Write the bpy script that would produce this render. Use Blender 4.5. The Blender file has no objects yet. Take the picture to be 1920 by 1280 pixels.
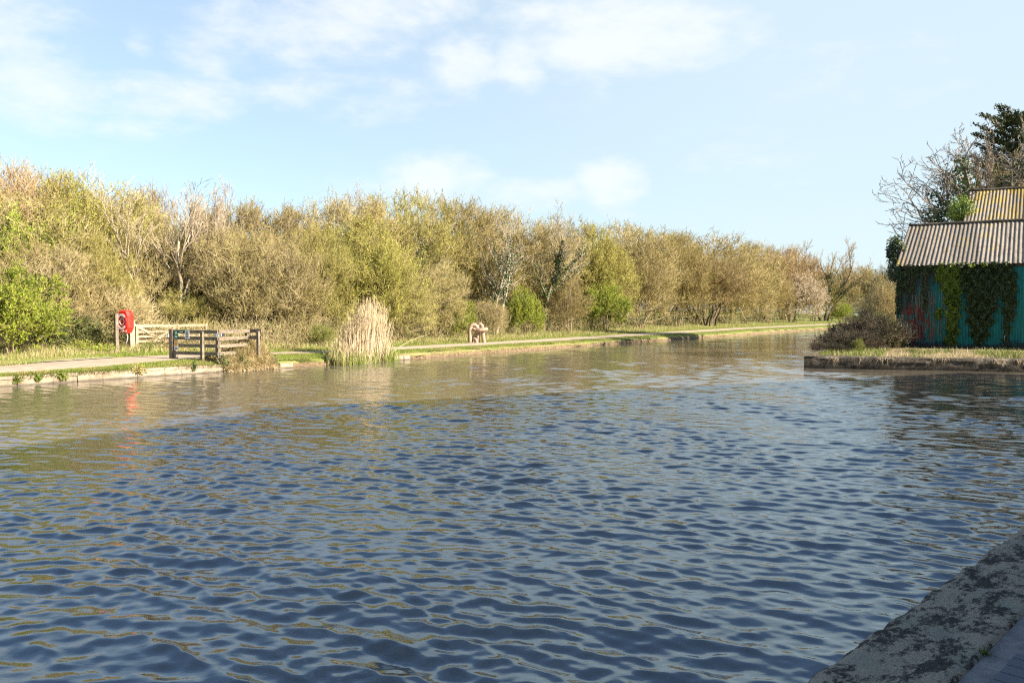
import bpy, math, random
import numpy as np
R = math.radians
rng = np.random.default_rng(7)
C = bpy.context.scene.collection
SC = bpy.context.scene

# ------------------------------------------------------------------ camera
F, H, HZ = 1493.33, 2.0, 588.0
PITCH = math.atan((640 - HZ) / F)
cam = bpy.data.cameras.new('camera'); cam.sensor_width = 36; cam.lens = 28.0
cam.clip_start = 0.1; cam.clip_end = 3000
co = bpy.data.objects.new('camera', cam); C.objects.link(co)
co.location = (0, 0, H); co.rotation_euler = (math.pi / 2 - PITCH, 0, 0)
SC.camera = co

# ------------------------------------------------------------------ light
SUN_EL = R(27); SUN_AZ = math.atan2(0.92, -0.40)          # azimuth measured from +Y towards +X
sd = (math.sin(SUN_AZ) * math.cos(SUN_EL), math.cos(SUN_AZ) * math.cos(SUN_EL), math.sin(SUN_EL))
sl = bpy.data.lights.new('sun', 'SUN'); sl.energy = 5.0; sl.angle = R(0.5); sl.color = (1.0, 0.89, 0.74)
so = bpy.data.objects.new('sun', sl); C.objects.link(so)
from mathutils import Vector
so.rotation_euler = Vector(sd).to_track_quat('Z', 'Y').to_euler()
SC.view_settings.view_transform = 'Standard'; SC.view_settings.look = 'None'
SC.view_settings.exposure = 1.66; SC.view_settings.gamma = 1.0
SC.view_settings.use_curve_mapping = False
SC.cycles.use_denoising = False; SC.cycles.filter_width = 1.2; SC.cycles.max_bounces = 6; SC.cycles.transparent_max_bounces = 4
SC.cycles.caustics_reflective = False; SC.cycles.caustics_refractive = False

class NT:
    """tiny node-tree helper"""
    def __init__(s, nt): s.nt = nt; s.n = nt.nodes; s.l = nt.links
    def new(s, t, **kw):
        o = s.n.new(t)
        for k, v in kw.items(): setattr(o, k, v)
        return o
    def put(s, sock, v):
        if hasattr(v, 'is_output') or hasattr(v, 'links'): s.l.new(v, sock)
        else:
            if isinstance(v, (tuple, list)) and sock.type == 'RGBA' and len(v) == 3: v = (*v, 1)
            sock.default_value = v
    def math(s, op, a, b=0.0, c=None, clamp=False):
        o = s.new('ShaderNodeMath', operation=op, use_clamp=clamp)
        s.put(o.inputs[0], a); s.put(o.inputs[1], b)
        if c is not None: s.put(o.inputs[2], c)
        return o.outputs[0]
    def mix(s, f, a, b, mode='MIX'):
        o = s.new('ShaderNodeMix', data_type='RGBA', blend_type=mode)
        s.put(o.inputs[0], f); s.put(o.inputs[6], a); s.put(o.inputs[7], b)
        return o.outputs[2]
    def noise(s, vec, scale, detail=4, rough=0.55, dist=0.0):
        o = s.new('ShaderNodeTexNoise'); s.put(o.inputs['Vector'], vec)
        o.inputs['Scale'].default_value = scale; o.inputs['Detail'].default_value = detail
        o.inputs['Roughness'].default_value = rough; o.inputs['Distortion'].default_value = dist
        return o.outputs['Fac']
    def ramp(s, f, stops, interp='LINEAR'):
        o = s.new('ShaderNodeValToRGB'); cr = o.color_ramp; cr.interpolation = interp
        while len(cr.elements) < len(stops): cr.elements.new(0.5)
        for e, (p, c) in zip(cr.elements, stops): e.position = p; e.color = (*c, 1) if len(c) == 3 else c
        s.put(o.inputs[0], f); return o.outputs[0]
    def smooth(s, v, a, b):
        o = s.new('ShaderNodeMapRange', interpolation_type='SMOOTHSTEP')
        s.put(o.inputs[0], v); o.inputs[1].default_value = a; o.inputs[2].default_value = b
        return o.outputs[0]
    def mapping(s, vec, scale=(1, 1, 1), rot=(0, 0, 0), loc=(0, 0, 0)):
        o = s.new('ShaderNodeMapping'); s.put(o.inputs[0], vec)
        o.inputs['Scale'].default_value = scale; o.inputs['Rotation'].default_value = rot; o.inputs['Location'].default_value = loc
        return o.outputs[0]

# world: Nishita sky with thin procedural cloud
w = bpy.data.worlds.new('World'); SC.world = w; w.use_nodes = True
W = NT(w.node_tree); W.n.clear()
sky = W.new('ShaderNodeTexSky', sky_type='NISHITA'); sky.sun_disc = False
sky.sun_elevation = SUN_EL; sky.sun_rotation = SUN_AZ
sky.air_density = 1.0; sky.dust_density = 0.6; sky.ozone_density = 3.0
tc = W.new('ShaderNodeTexCoord').outputs['Generated']
sx = W.new('ShaderNodeSeparateXYZ'); W.l.new(tc, sx.inputs[0])
az = W.math('ARCTAN2', sx.outputs[0], sx.outputs[1]); el = W.math('ARCSINE', sx.outputs[2])
n1 = W.noise(W.mapping(tc, (1, 1, 2.2)), 5.0, 8, 0.58, 0.25)
n2 = W.noise(W.mapping(tc, (1, 1, 2.4), loc=(3, 1, 2)), 17.0, 6, 0.62)
nn = W.math('ADD', W.math('MULTIPLY', n1, 0.65), W.math('MULTIPLY', n2, 0.35))
CLOUDS = [(20, 70, 190, 130, 1.0), (300, 178, 190, 40, .75), (400, 105, 100, 45, 1.0), (545, 70, 180, 55, 1.0),
          (720, 15, 130, 45, 1.0), (610, 185, 190, 42, .8), (975, 120, 45, 52, .9), (1150, 72, 190, 62, 1.0),
          (1060, 35, 80, 30, .8), (270, 85, 35, 34, .8), (820, 335, 95, 46, 1.15), (1150, 352, 60, 46, .95), (880, 130, 60, 50, .5),
          (640, 350, 90, 26, .6), (1000, 365, 130, 24, .6), (1280, 55, 120, 60, .8), (300, 245, 90, 24, .5)]
mask = None
for (cx, cy, rx, ry, wt) in CLOUDS:
    a0 = math.atan((cx - 960) / F); e0 = math.atan((HZ - cy) / F * math.cos(a0))
    wa = rx / F * math.cos(a0) ** 2 * 1.25; we = ry / F * 1.25
    da = W.math('DIVIDE', W.math('SUBTRACT', az, a0), wa); de = W.math('DIVIDE', W.math('SUBTRACT', el, e0), we)
    d2 = W.math('ADD', W.math('MULTIPLY', da, da), W.math('MULTIPLY', de, de))
    m = W.math('MULTIPLY', W.math('SUBTRACT', 1.0, d2), wt)
    mask = m if mask is None else W.math('MAXIMUM', mask, m)
mask = W.math('MAXIMUM', mask, -0.35)
front = W.smooth(sx.outputs[1], -0.05, 0.35)
rest = W.math('MULTIPLY', W.math('SUBTRACT', 1.0, front), W.smooth(n1, 0.45, 0.75))
cl = W.math('MULTIPLY', W.smooth(W.math('ADD', W.math('MULTIPLY', mask, 0.36), W.math('MULTIPLY_ADD', nn, 2.0, -0.5)), 0.42, 1.0), front)
veil = W.math('MULTIPLY_ADD', W.smooth(az, -0.45, 0.40), 0.40, 0.43)
veil = W.math('MULTIPLY', veil, W.smooth(el, 0.52, 0.38))
hor = W.math('MULTIPLY', W.smooth(el, 0.36, 0.0), 0.55)
veil = W.math('MAXIMUM', veil, hor)
tot = W.math('MAXIMUM', W.math('MAXIMUM', W.math('MULTIPLY', cl, 0.74), W.math('MULTIPLY', rest, .12)), 0.0)
SKYC = W.mix(veil, sky.outputs[0], (3.5, 4.2, 4.5))
SKYC = W.mix(tot, SKYC, (4.5, 4.65, 4.7))
bg = W.new('ShaderNodeBackground'); W.l.new(SKYC, bg.inputs[0]); bg.inputs[1].default_value = 0.072
ow = W.new('ShaderNodeOutputWorld'); W.l.new(bg.outputs[0], ow.inputs[0])

# ------------------------------------------------------------------ helpers
fv = np.array([0, math.cos(PITCH), -math.sin(PITCH)]); uv = np.array([0, math.sin(PITCH), math.cos(PITCH)])
def ray(x, y): return fv + np.array([1., 0, 0]) * (x - 960) / F + uv * (640 - y) / F
def gp(x, y, z=0.):
    d = ray(x, y); t = (z - H) / d[2]
    return np.array([d[0] * t, d[1] * t, z])
def z_at(y, Y, x=960):
    d = ray(x, y); return H + d[2] / d[1] * Y
def unit(v): v = np.asarray(v, float); return v / (np.linalg.norm(v, axis=-1, keepdims=True) + 1e-12)

class MB:
    def __init__(s): s.V = []; s.Fc = []; s.n = 0
    def add(s, V, Fs):
        V = np.asarray(V, float).reshape(-1, 3)
        for f in (Fs if isinstance(Fs, list) else [Fs]):
            s.Fc.append(np.atleast_2d(np.asarray(f, dtype=np.int64)) + s.n)
        s.V.append(V); s.n += len(V)
    def box(s, c, size, ax=None, tap=0):
        hx, hy, hz = np.array(size) / 2
        P = np.array([[x, y, z] for z in (-1, 1) for y in (-1, 1) for x in (-1, 1)], float) * [hx, hy, hz]
        if tap: P[4:, :2] *= (1 - tap)
        if ax is not None: P = P @ np.array(ax, float)
        s.add(P + np.array(c), np.array([[0, 2, 3, 1], [4, 5, 7, 6], [0, 1, 5, 4], [2, 6, 7, 3], [0, 4, 6, 2], [1, 3, 7, 5]]))
    def beam(s, a, b, wd, th, up=(0, 0, 1)):
        a = np.array(a, float); b = np.array(b, float); x = unit(b - a); y = unit(np.cross(up, x)); z = np.cross(x, y)
        s.box((a + b) / 2, (np.linalg.norm(b - a), wd, th), [x, y, z])
    def tube(s, P, r, sides=8, cap=True):
        P = np.asarray(P, float); n = len(P); r = np.broadcast_to(np.asarray(r, float), (n,))
        T = unit(np.gradient(P, axis=0)); ref = np.array([0, 0, 1.]) if abs(T[0][2]) < .9 else np.array([1., 0, 0])
        U = unit(np.cross(T[0], ref)); V = []
        for i in range(n):
            U = unit(U - T[i] * (U @ T[i])); Wv = np.cross(T[i], U)
            a = np.arange(sides) / sides * 2 * math.pi
            V.append(P[i] + r[i] * (np.cos(a)[:, None] * U + np.sin(a)[:, None] * Wv))
        V = np.vstack(V); i = np.arange(n - 1)[:, None] * sides; j = np.arange(sides)[None]
        k = (j + 1) % sides
        q = np.stack([i + j, i + k, i + sides + k, i + sides + j], -1).reshape(-1, 4)
        fs = [q]
        if cap: fs += [np.arange(sides)[None, ::-1], (np.arange(sides) + (n - 1) * sides)[None]]
        s.add(V, fs)
    def prisms(s, A, B, ra, rb, sides=3):
        A = np.asarray(A, float); B = np.asarray(B, float); n = len(A)
        if n == 0: return
        ra = np.broadcast_to(ra, (n,)); rb = np.broadcast_to(rb, (n,))
        T = unit(B - A); ref = np.where(np.abs(T[:, 2:3]) < .9, [[0, 0, 1.]], [[1., 0, 0]])
        U = unit(np.cross(T, ref)); Wv = np.cross(T, U)
        a = np.arange(sides) / sides * 2 * math.pi + rng.uniform(0, 6, (n, 1))
        D = np.cos(a)[..., None] * U[:, None] + np.sin(a)[..., None] * Wv[:, None]
        V = np.concatenate([A[:, None] + D * ra[:, None, None], B[:, None] + D * rb[:, None, None]], 1)
        j = np.arange(sides); k = (j + 1) % sides
        q = np.stack([j, k, k + sides, j + sides], -1)
        q = (q[None] + (np.arange(n) * 2 * sides)[:, None, None]).reshape(-1, 4)
        s.add(V.reshape(-1, 3), q)
    def leaves(s, P, N, D, L, Wd):
        """diamond leaves: centre P, normal N, long axis D"""
        n = len(P)
        if n == 0: return
        D = unit(D); S = unit(np.cross(N, D)); L = np.broadcast_to(L, (n,))[:, None]; Wd = np.broadcast_to(Wd, (n,))[:, None]
        N2 = np.cross(D, S)
        V = np.stack([P - D * L * .5, P + S * Wd * .5 - D * L * .08, P + D * L * .5 - N2 * L * .12, P - S * Wd * .5 - D * L * .08], 1)
        s.add(V.reshape(-1, 3), np.arange(n * 4).reshape(n, 4))
    def blades(s, P, D, L, wd):
        n = len(P); D = unit(D); a = rng.uniform(0, 6.28, n); S = np.stack([np.cos(a), np.sin(a), np.zeros(n)], 1)
        L = np.broadcast_to(L, (n,))[:, None]; wd = np.broadcast_to(wd, (n,))[:, None]
        bend = S[:, [1, 0, 2]] * [[1, -1, 0]] * rng.uniform(0, .35, (n, 1)) * L
        M = P + D * L * .55 + bend * .3; T = P + D * L + bend - np.array([[0, 0, 1]]) * L * .06
        V = np.stack([P - S * wd, P + S * wd, M + S * wd * .7, M - S * wd * .7, T], 1)
        i = np.arange(n)[:, None] * 5
        s.add(V.reshape(-1, 3), [i + np.array([[0, 1, 2, 3]]), i + np.array([[3, 2, 4]])])
    def grid(s, V, nu, nv):
        i = np.arange(nu - 1)[:, None] * nv; j = np.arange(nv - 1)[None]
        q = np.stack([i + j, i + nv + j, i + nv + j + 1, i + j + 1], -1).reshape(-1, 4)
        s.add(V, q)
    def mesh(s, name, mat, smooth=False, off=None):
        V = np.vstack(s.V)
        if off is not None: V = V - np.array(off)
        me = bpy.data.meshes.new(name)
        loops = np.concatenate([f.ravel() for f in s.Fc]); tot = np.concatenate([np.full(len(f), f.shape[1]) for f in s.Fc])
        st = np.concatenate([[0], np.cumsum(tot)[:-1]])
        me.vertices.add(len(V)); me.vertices.foreach_set('co', V.ravel().astype(np.float32))
        me.loops.add(len(loops)); me.loops.foreach_set('vertex_index', loops.astype(np.int32))
        me.polygons.add(len(tot)); me.polygons.foreach_set('loop_start', st.astype(np.int32))
        me.polygons.foreach_set('loop_total', tot.astype(np.int32))
        me.polygons.foreach_set('use_smooth', np.full(len(tot), smooth))
        me.update(calc_edges=True); me.materials.append(mat)
        return me

def link(name, me, parent=None):
    o = bpy.data.objects.new(name, me); C.objects.link(o)
    if parent is not None: o.parent = parent
    return o
def tag(o, label=None, cat=None, group=None, kind=None):
    if label: o['label'] = label
    if cat: o['category'] = cat
    if group: o['group'] = group
    if kind: o['kind'] = kind
    return o
def thing(name, loc, label, cat, group=None):
    o = bpy.data.objects.new(name, None); C.objects.link(o); o.location = tuple(loc); o.empty_display_size = .2
    return tag(o, label, cat, group)
def part(name, mb, mat, root, smooth=False, label=None):
    o = link(name, mb.mesh(name, mat, smooth, off=root.location), root)
    if label: o['label'] = label
    return o
def subpart(name, mb, mat, par, smooth=False):
    return link(name, mb.mesh(name, mat, smooth, off=par.parent.location), par)
def solo(name, mb, mat, base, label, cat, smooth=False, group=None):
    o = link(name, mb.mesh(name, mat, smooth, off=base)); o.location = tuple(base)
    return tag(o, label, cat, group)
def struct(name, mb, mat, smooth=False, kind='structure'):
    return tag(link(name, mb.mesh(name, mat, smooth)), kind=kind)

# ------------------------------------------------------------------ materials
def new_mat(name):
    m = bpy.data.materials.new(name); m.use_nodes = True; T = NT(m.node_tree)
    b = T.n['Principled BSDF']; b.inputs['Specular IOR Level'].default_value = 0.25; b.inputs['Roughness'].default_value = .85
    return m, T, b
def pos(T): return T.new('ShaderNodeNewGeometry').outputs['Position']
def bump(T, b, h, strength=.4, dist=.02):
    n = T.new('ShaderNodeBump'); n.inputs['Strength'].default_value = strength; n.inputs['Distance'].default_value = dist
    T.put(n.inputs['Height'], h); T.l.new(n.outputs[0], b.inputs['Normal'])
def noise_mat(name, stops, scale=6, detail=6, rough=.9, bmp=.4, bscale=None, bdist=.02, stretch=(1, 1, 1), obj=False):
    m, T, b = new_mat(name)
    v = T.new('ShaderNodeTexCoord').outputs['Object'] if obj else pos(T)
    v = T.mapping(v, stretch)
    T.l.new(T.ramp(T.noise(v, scale, detail), stops), b.inputs['Base Color']); b.inputs['Roughness'].default_value = rough
    if bmp: bump(T, b, T.noise(v, bscale or scale * 4, 5), bmp, bdist)
    return m
def twig_mat(name, c1, c2, c3=None, rough=.9):
    """bark / twig: per-twig and per-plant variation"""
    m, T, b = new_mat(name); g = T.new('ShaderNodeNewGeometry'); oi = T.new('ShaderNodeObjectInfo')
    c = T.mix(g.outputs['Random Per Island'], c1, c2)
    c = T.mix(T.math('MULTIPLY', T.smooth(T.noise(g.outputs['Position'], .55, 3), .42, .68), .7), c, c3 or c2)
    hs = T.new('ShaderNodeHueSaturation'); T.l.new(c, hs.inputs['Color'])
    T.put(hs.inputs['Value'], T.math('ADD', .85, T.math('MULTIPLY', oi.outputs['Random'], .3)))
    T.l.new(hs.outputs[0], b.inputs['Base Color']); b.inputs['Roughness'].default_value = rough
    return m
def leaf_mat(name, c1, c2, c3, trans=.3, spec=.3):
    m, T, b = new_mat(name); g = T.new('ShaderNodeNewGeometry'); oi = T.new('ShaderNodeObjectInfo')
    c = T.mix(g.outputs['Random Per Island'], c1, c2)
    c = T.mix(T.smooth(T.noise(g.outputs['Position'], .8, 3), .42, .66), c, c3)
    hs = T.new('ShaderNodeHueSaturation'); T.l.new(c, hs.inputs['Color'])
    T.put(hs.inputs['Value'], T.math('ADD', .88, T.math('MULTIPLY', oi.outputs['Random'], .24)))
    T.put(hs.inputs['Hue'], T.math('ADD', .49, T.math('MULTIPLY', oi.outputs['Random'], .02)))
    T.l.new(hs.outputs[0], b.inputs['Base Color']); b.inputs['Roughness'].default_value = .55
    b.inputs['Specular IOR Level'].default_value = spec
    tr = T.new('ShaderNodeBsdfTranslucent'); T.l.new(hs.outputs[0], tr.inputs[0])
    mx = T.new('ShaderNodeMixShader'); mx.inputs[0].default_value = trans
    T.l.new(b.outputs[0], mx.inputs[1]); T.l.new(tr.outputs[0], mx.inputs[2])
    T.l.new(mx.outputs[0], T.n['Material Output'].inputs[0])
    return m

M = {}
M['tan'] = twig_mat('tan_twigs', (.33, .26, .135), (.44, .36, .205), (.28, .22, .085))
M['brown'] = twig_mat('brown_twigs', (.25, .185, .09), (.36, .28, .145), (.28, .20, .085))
M['olive_twig'] = twig_mat('olive_twigs', (.28, .24, .085), (.37, .32, .13), (.24, .21, .06))
M['red'] = twig_mat('russet_twigs', (.31, .215, .115), (.40, .29, .165), (.28, .20, .09))
M['grey'] = twig_mat('grey_twigs', (.30, .24, .17), (.44, .36, .26), (.24, .19, .13))
M['pale'] = twig_mat('pale_bark', (.31, .25, .165), (.41, .335, .235), (.25, .20, .125))
M['darkbark'] = twig_mat('dark_bark', (.075, .055, .035), (.14, .10, .065), (.05, .045, .025))
M['greybark'] = twig_mat('grey_bark', (.19, .16, .125), (.28, .24, .19), (.12, .10, .08))
M['palegrey'] = twig_mat('pale_grey_bark', (.33, .275, .20), (.44, .37, .275), (.27, .22, .15))
M['midbark'] = twig_mat('mid_bark', (.22, .16, .10), (.32, .24, .15), (.15, .12, .06))
M['l_olive'] = leaf_mat('olive_buds', (.32, .295, .055), (.42, .375, .09), (.27, .26, .045))
M['l_yel'] = leaf_mat('yellow_green_leaves', (.39, .375, .07), (.48, .45, .11), (.33, .33, .05))
M['l_bright'] = leaf_mat('bright_leaves', (.24, .33, .025), (.36, .42, .04), (.17, .25, .02))
M['l_mid'] = leaf_mat('mid_green_leaves', (.14, .20, .03), (.22, .27, .05), (.10, .15, .025))
M['l_dark'] = leaf_mat('dark_ivy_leaves', (.028, .05, .014), (.10, .14, .038), (.05, .08, .02), .15, .5)
M['l_ivyy'] = leaf_mat('sun_painted_ivy_leaves', (.15, .23, .02), (.26, .33, .04), (.10, .17, .02), .25, .4)  # yellow-green ivy, its sunlit look put into the leaf colour
M['l_blossom'] = leaf_mat('blossom', (.58, .49, .37), (.68, .60, .48), (.46, .37, .25), .3)
M['l_conifer'] = leaf_mat('conifer_needles', (.022, .042, .020), (.05, .07, .028), (.08, .085, .022), .08, .3)
M['l_bramble'] = leaf_mat('bramble_leaves', (.045, .06, .035), (.08, .085, .05), (.06, .05, .045), .15, .3)
M['grass'] = leaf_mat('grass_blades', (.17, .23, .035), (.27, .30, .06), (.32, .29, .10), .35, .25)
M['straw'] = leaf_mat('straw', (.55, .43, .25), (.68, .55, .34), (.44, .34, .18), .3, .25)
M['reed'] = leaf_mat('reed_stems', (.60, .49, .31), (.76, .65, .45), (.50, .40, .24), .25, .25)

# ------------------------------------------------------------------ towpath bank line
WLp = [(0, 725), (190, 712.4), (352, 701), (509, 690.5), (615, 684), (732, 677.6), (859, 666), (1000, 656.5), (1100, 649),
       (1200, 641.6), (1287, 635), (1350, 631.6), (1427, 625), (1493, 620.6), (1567, 616)]
Wp = np.array([gp(*p)[:2] for p in WLp])
Wp = np.vstack([Wp[0] - np.array([.6, .8]) * 60, Wp[0] - np.array([.6, .8]) * 20, Wp, Wp[-1] + np.array([.57, .82]) * 60, Wp[-1] + np.array([.6, .8]) * 160])
cs = np.r_[0, np.cumsum(np.linalg.norm(np.diff(Wp, axis=0), axis=1))]
ss = np.arange(0, cs[-1], .5)
BL = np.c_[np.interp(ss, cs, Wp[:, 0]), np.interp(ss, cs, Wp[:, 1])]
kk = 25; Bp = np.vstack([np.repeat(BL[:1], 12, 0), BL, np.repeat(BL[-1:], 12, 0)])
BL = np.c_[np.convolve(Bp[:, 0], np.ones(kk) / kk, 'valid'), np.convolve(Bp[:, 1], np.ones(kk) / kk, 'valid')]
TG = unit(np.gradient(BL, axis=0)); NM = np.c_[-TG[:, 1], TG[:, 0]]
OK = np.array([-.25, -.05, 0, .06, .16, .7, 1.5, 3, 5, 7, 10, 14, 20, 30, 60, 150, 500.])
ZK = np.array([-1.2, -.3, .05, .22, .27, .34, .38, .39, .43, .50, .62, .8, 1.0, 1.4, 2.5, 4, 5.])
def zl(o): return np.interp(o, OK, ZK)
def bank(s_idx, o):
    i = np.clip(np.asarray(s_idx, float), 0, len(BL) - 1); i0 = np.floor(i).astype(int); i1 = np.minimum(i0 + 1, len(BL) - 1); t = (i - i0)[..., None]
    P = BL[i0] * (1 - t) + BL[i1] * t; N = NM[i0] * (1 - t) + NM[i1] * t
    o = np.asarray(o, float); q = P + N * o[..., None]
    return np.concatenate([q, zl(o)[..., None]], -1)
def sidx(xp, o):
    """index along the bank where pixel column xp meets the offset line o"""
    q = BL + NM * o; ok = q[:, 1] > 4
    c = 960 + F * q[:, 0] / np.maximum(q[:, 1], 4) ; idx = np.where(ok)[0]
    return np.interp(xp, c[idx], idx)
def at(xp, o): return bank(sidx(xp, o), np.float64(o))
nS = len(BL)

# ground: one big sheet (canal bed level) plus the towpath land
mb = MB(); n = 3
g = np.linspace(-1500, 1500, 21); X, Y = np.meshgrid(g, g, indexing='ij')
mb.grid(np.stack([X, Y, np.full_like(X, -1.25)], -1).reshape(-1, 3), 21, 21)
m_bed = noise_mat('mud', [(.3, (.10, .08, .05)), (.7, (.16, .13, .08))], .5, 4, .95, 0)
struct('ground', mb, m_bed)

# land material: grass, straw, earth
def land_mat():
    m, T, b = new_mat('bank_grass'); p = pos(T)
    n1 = T.noise(p, 1.3, 6, .65); n2 = T.noise(p, 9, 5, .7); n3 = T.noise(p, .35, 4)
    c = T.ramp(n1, [(.3, (.10, .14, .022)), (.5, (.16, .19, .035)), (.66, (.24, .22, .075)), (.8, (.28, .23, .11))])
    c = T.mix(T.math('MULTIPLY', T.smooth(n2, .45, .75), .5), c, (.11, .15, .025))
    c = T.mix(T.math('MULTIPLY', T.smooth(n3, .5, .7), .6), c, (.27, .24, .09))
    sp = T.new('ShaderNodeSeparateXYZ'); T.l.new(p, sp.inputs[0])
    low = T.smooth(T.math('ADD', sp.outputs[2], T.math('MULTIPLY', n2, .10)), .25, .17)
    earth = T.ramp(T.noise(T.mapping(p, (1, 1, 2.5)), 7, 6, .7), [(.3, (.05, .035, .02)), (.5, (.15, .105, .06)), (.7, (.28, .21, .13))])
    c = T.mix(low, c, earth)
    T.l.new(c, b.inputs['Base Color']); bump(T, b, n2, .6, .05)
    return m
mb = MB(); I = np.arange(0, nS, 1.0)
extra = np.array([.03, .11, .3, .45, 1.0, 2.2, 4, 6, 8.5, 12, 17, 25, 45]); OA = np.sort(np.r_[OK, extra])
SS, OO = np.meshgrid(I, OA, indexing='ij'); V = bank(SS, OO)
wob = (rng.normal(0, 1, SS.shape)); wob = (wob + np.roll(wob, 1, 0) + np.roll(wob, -1, 0)) / 1.7
V[..., :2] += (NM[SS.astype(int)] * (wob * np.where((OO > -.1) & (OO < .5), .05, 0))[..., None])
V[..., 2] += wob * np.where((OO > .02) & (OO < .5), .025, np.where(OO > 6, .06, 0))
mb.grid(V.reshape(-1, 3), len(I), len(OA)); land = struct('towpath_bank', mb, land_mat(), True)

# towpath
PX = [-400, 0, 160, 317, 420, 500, 613, 729, 1000, 1200, 1400, 1567, 1620]
PN = [.45, .42, .65, 1.45, 1.9, 1.9, 1.3, .95, .80, 1.2, 2.0, 2.4, 2.5]
PF = [2.4, 2.5, 3.6, 4.2, 4.1, 3.6, 2.9, 2.6, 2.75, 3.4, 4.4, 5.0, 5.1]
mb = MB(); I = np.arange(60, nS - 100, 1.0); wid = np.linspace(0, 1, 9)
col = 960 + F * (BL[:, 0] + NM[:, 0] * 2) / np.maximum(BL[:, 1] + NM[:, 1] * 2, 4); col = np.where(BL[:, 1] + NM[:, 1] * 2 < 6, -400, col)
col = np.minimum.accumulate(col[::-1])[::-1]
nr = np.interp(col, PX, PN)[I.astype(int)]; fr = np.interp(col, PX, PF)[I.astype(int)]
wn = np.convolve(rng.normal(0, .12, len(I) + 4), np.ones(5) / 3, 'valid'); wf = np.convolve(rng.normal(0, .14, len(I) + 4), np.ones(5) / 3, 'valid')
nr = nr + wn; fr = fr + wf
OOp = nr[:, None] + (fr - nr)[:, None] * wid; SSp = np.repeat(I[:, None], 9, 1)
V = bank(SSp, OOp); V[..., 2] += .022 + .012 * np.sin(wid * math.pi)
mb.grid(V.reshape(-1, 3), len(I), 9)
m_path = noise_mat('path_gravel', [(.3, (.33, .26, .18)), (.55, (.41, .33, .235)), (.75, (.47, .385, .28))], 3, 8, .95, .3, 40, .01)
struct('path', mb, m_path, True)
# second arm of the path at the left, running off behind the camera side of the hedge
mb = MB(); A = np.array([gp(210, 672, .40)[:2], gp(130, 674, .42)[:2], gp(40, 677, .44)[:2], gp(-80, 683, .44)[:2], gp(-260, 694, .44)[:2]])
Wd = np.array([.25, .8, 1.0, 1.1, 1.1])
def ribbon(mb, A, Wd, z, n=24):
    t = np.linspace(0, len(A) - 1, n); Pc = np.c_[np.interp(t, range(len(A)), A[:, 0]), np.interp(t, range(len(A)), A[:, 1])]; wd = np.interp(t, range(len(A)), Wd)
    tg = unit(np.gradient(Pc, axis=0)); nm = np.c_[-tg[:, 1], tg[:, 0]]
    L = np.stack([Pc - nm * wd[:, None], Pc, Pc + nm * wd[:, None]], 1)
    mb.grid(np.concatenate([L, z(L)[..., None]], -1).reshape(-1, 3), n, 3)
def off_of(P):
    P = np.atleast_2d(P); d = ((P[:, None] - BL[None]) ** 2).sum(-1); i = d.argmin(1)
    return ((P - BL[i]) * NM[i]).sum(1)
ribbon(mb, A, Wd, lambda L: zl(off_of(L.reshape(-1, 2))).reshape(L.shape[:2]) + .05)
struct('side_path', mb, noise_mat('worn_earth', [(.3, (.38, .33, .22)), (.7, (.50, .44, .32))], 3, 6, .95, .3), True)

# ------------------------------------------------------------------ water
def water():
    rs = 2.2 * np.exp(np.arange(0, 1750) * .0027); rs = rs[rs < 210]
    a_in = np.linspace(R(-38), R(38), 1050); a_l = np.linspace(R(-110), R(-38.3), 130); a_r = np.linspace(R(38.3), R(110), 130)
    an = np.r_[a_l, a_in, a_r]
    RR, AA = np.meshgrid(rs, an, indexing='ij'); X = (RR * np.sin(AA)).astype(np.float32); Y = (RR * np.cos(AA)).astype(np.float32)
    cell = np.maximum(RR * .0027, RR * np.gradient(an)[None]).astype(np.float32)
    Z = np.zeros_like(X); DX = np.zeros_like(X); DY = np.zeros_like(X)
    r2 = np.random.default_rng(11)
    gust = np.zeros_like(X)
    for i in range(7):
        th = r2.uniform(0, 6.28); k = 2 * math.pi / r2.uniform(2.5, 9); gust += np.sin(k * (math.cos(th) * X + math.sin(th) * Y) + r2.uniform(0, 6.28))
    gust = np.clip(1 + .26 * gust / 1.9, .45, 1.6)
    for i in range(130):
        lam = math.exp(r2.uniform(math.log(.07), math.log(1.5)))
        th = math.atan2(.44, .9) + r2.normal(0, .34 if lam > .3 else .58)
        wgt = math.exp(-((math.log(lam / .22)) / .95) ** 2) + .12
        k = 2 * math.pi / lam; a = WAVE * wgt / k
        ph = k * (math.sin(th) * X + math.cos(th) * Y) + r2.uniform(0, 6.28)
        att = np.clip((lam / cell - 3.0) / 3.0, 0, 1) * gust
        Z += a * att * np.sin(ph); c = np.cos(ph) * (a * .75) * att; DX += math.sin(th) * c; DY += math.cos(th) * c
    V = np.stack([X + DX, Y + DY, Z], -1)
    mb = MB(); mb.grid(V.reshape(-1, 3), len(rs), len(an)); return mb
WAVE = .0245
m, T, b = new_mat('canal_water')
b.inputs['Base Color'].default_value = (.120, .103, .075, 1)
b.inputs['Specular Tint'].default_value = (.55, .82, 1.0, 1); b.inputs['Roughness'].default_value = .02; b.inputs['IOR'].default_value = 2.0; b.inputs['Specular IOR Level'].default_value = .5
p = pos(T)
h = T.noise(T.mapping(p, (1, 1.8, 1), (0, 0, R(-26))), 12, 3, .6); bump(T, b, h, .08, .02)
struct('canal_water', water(), m, True)

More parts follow.
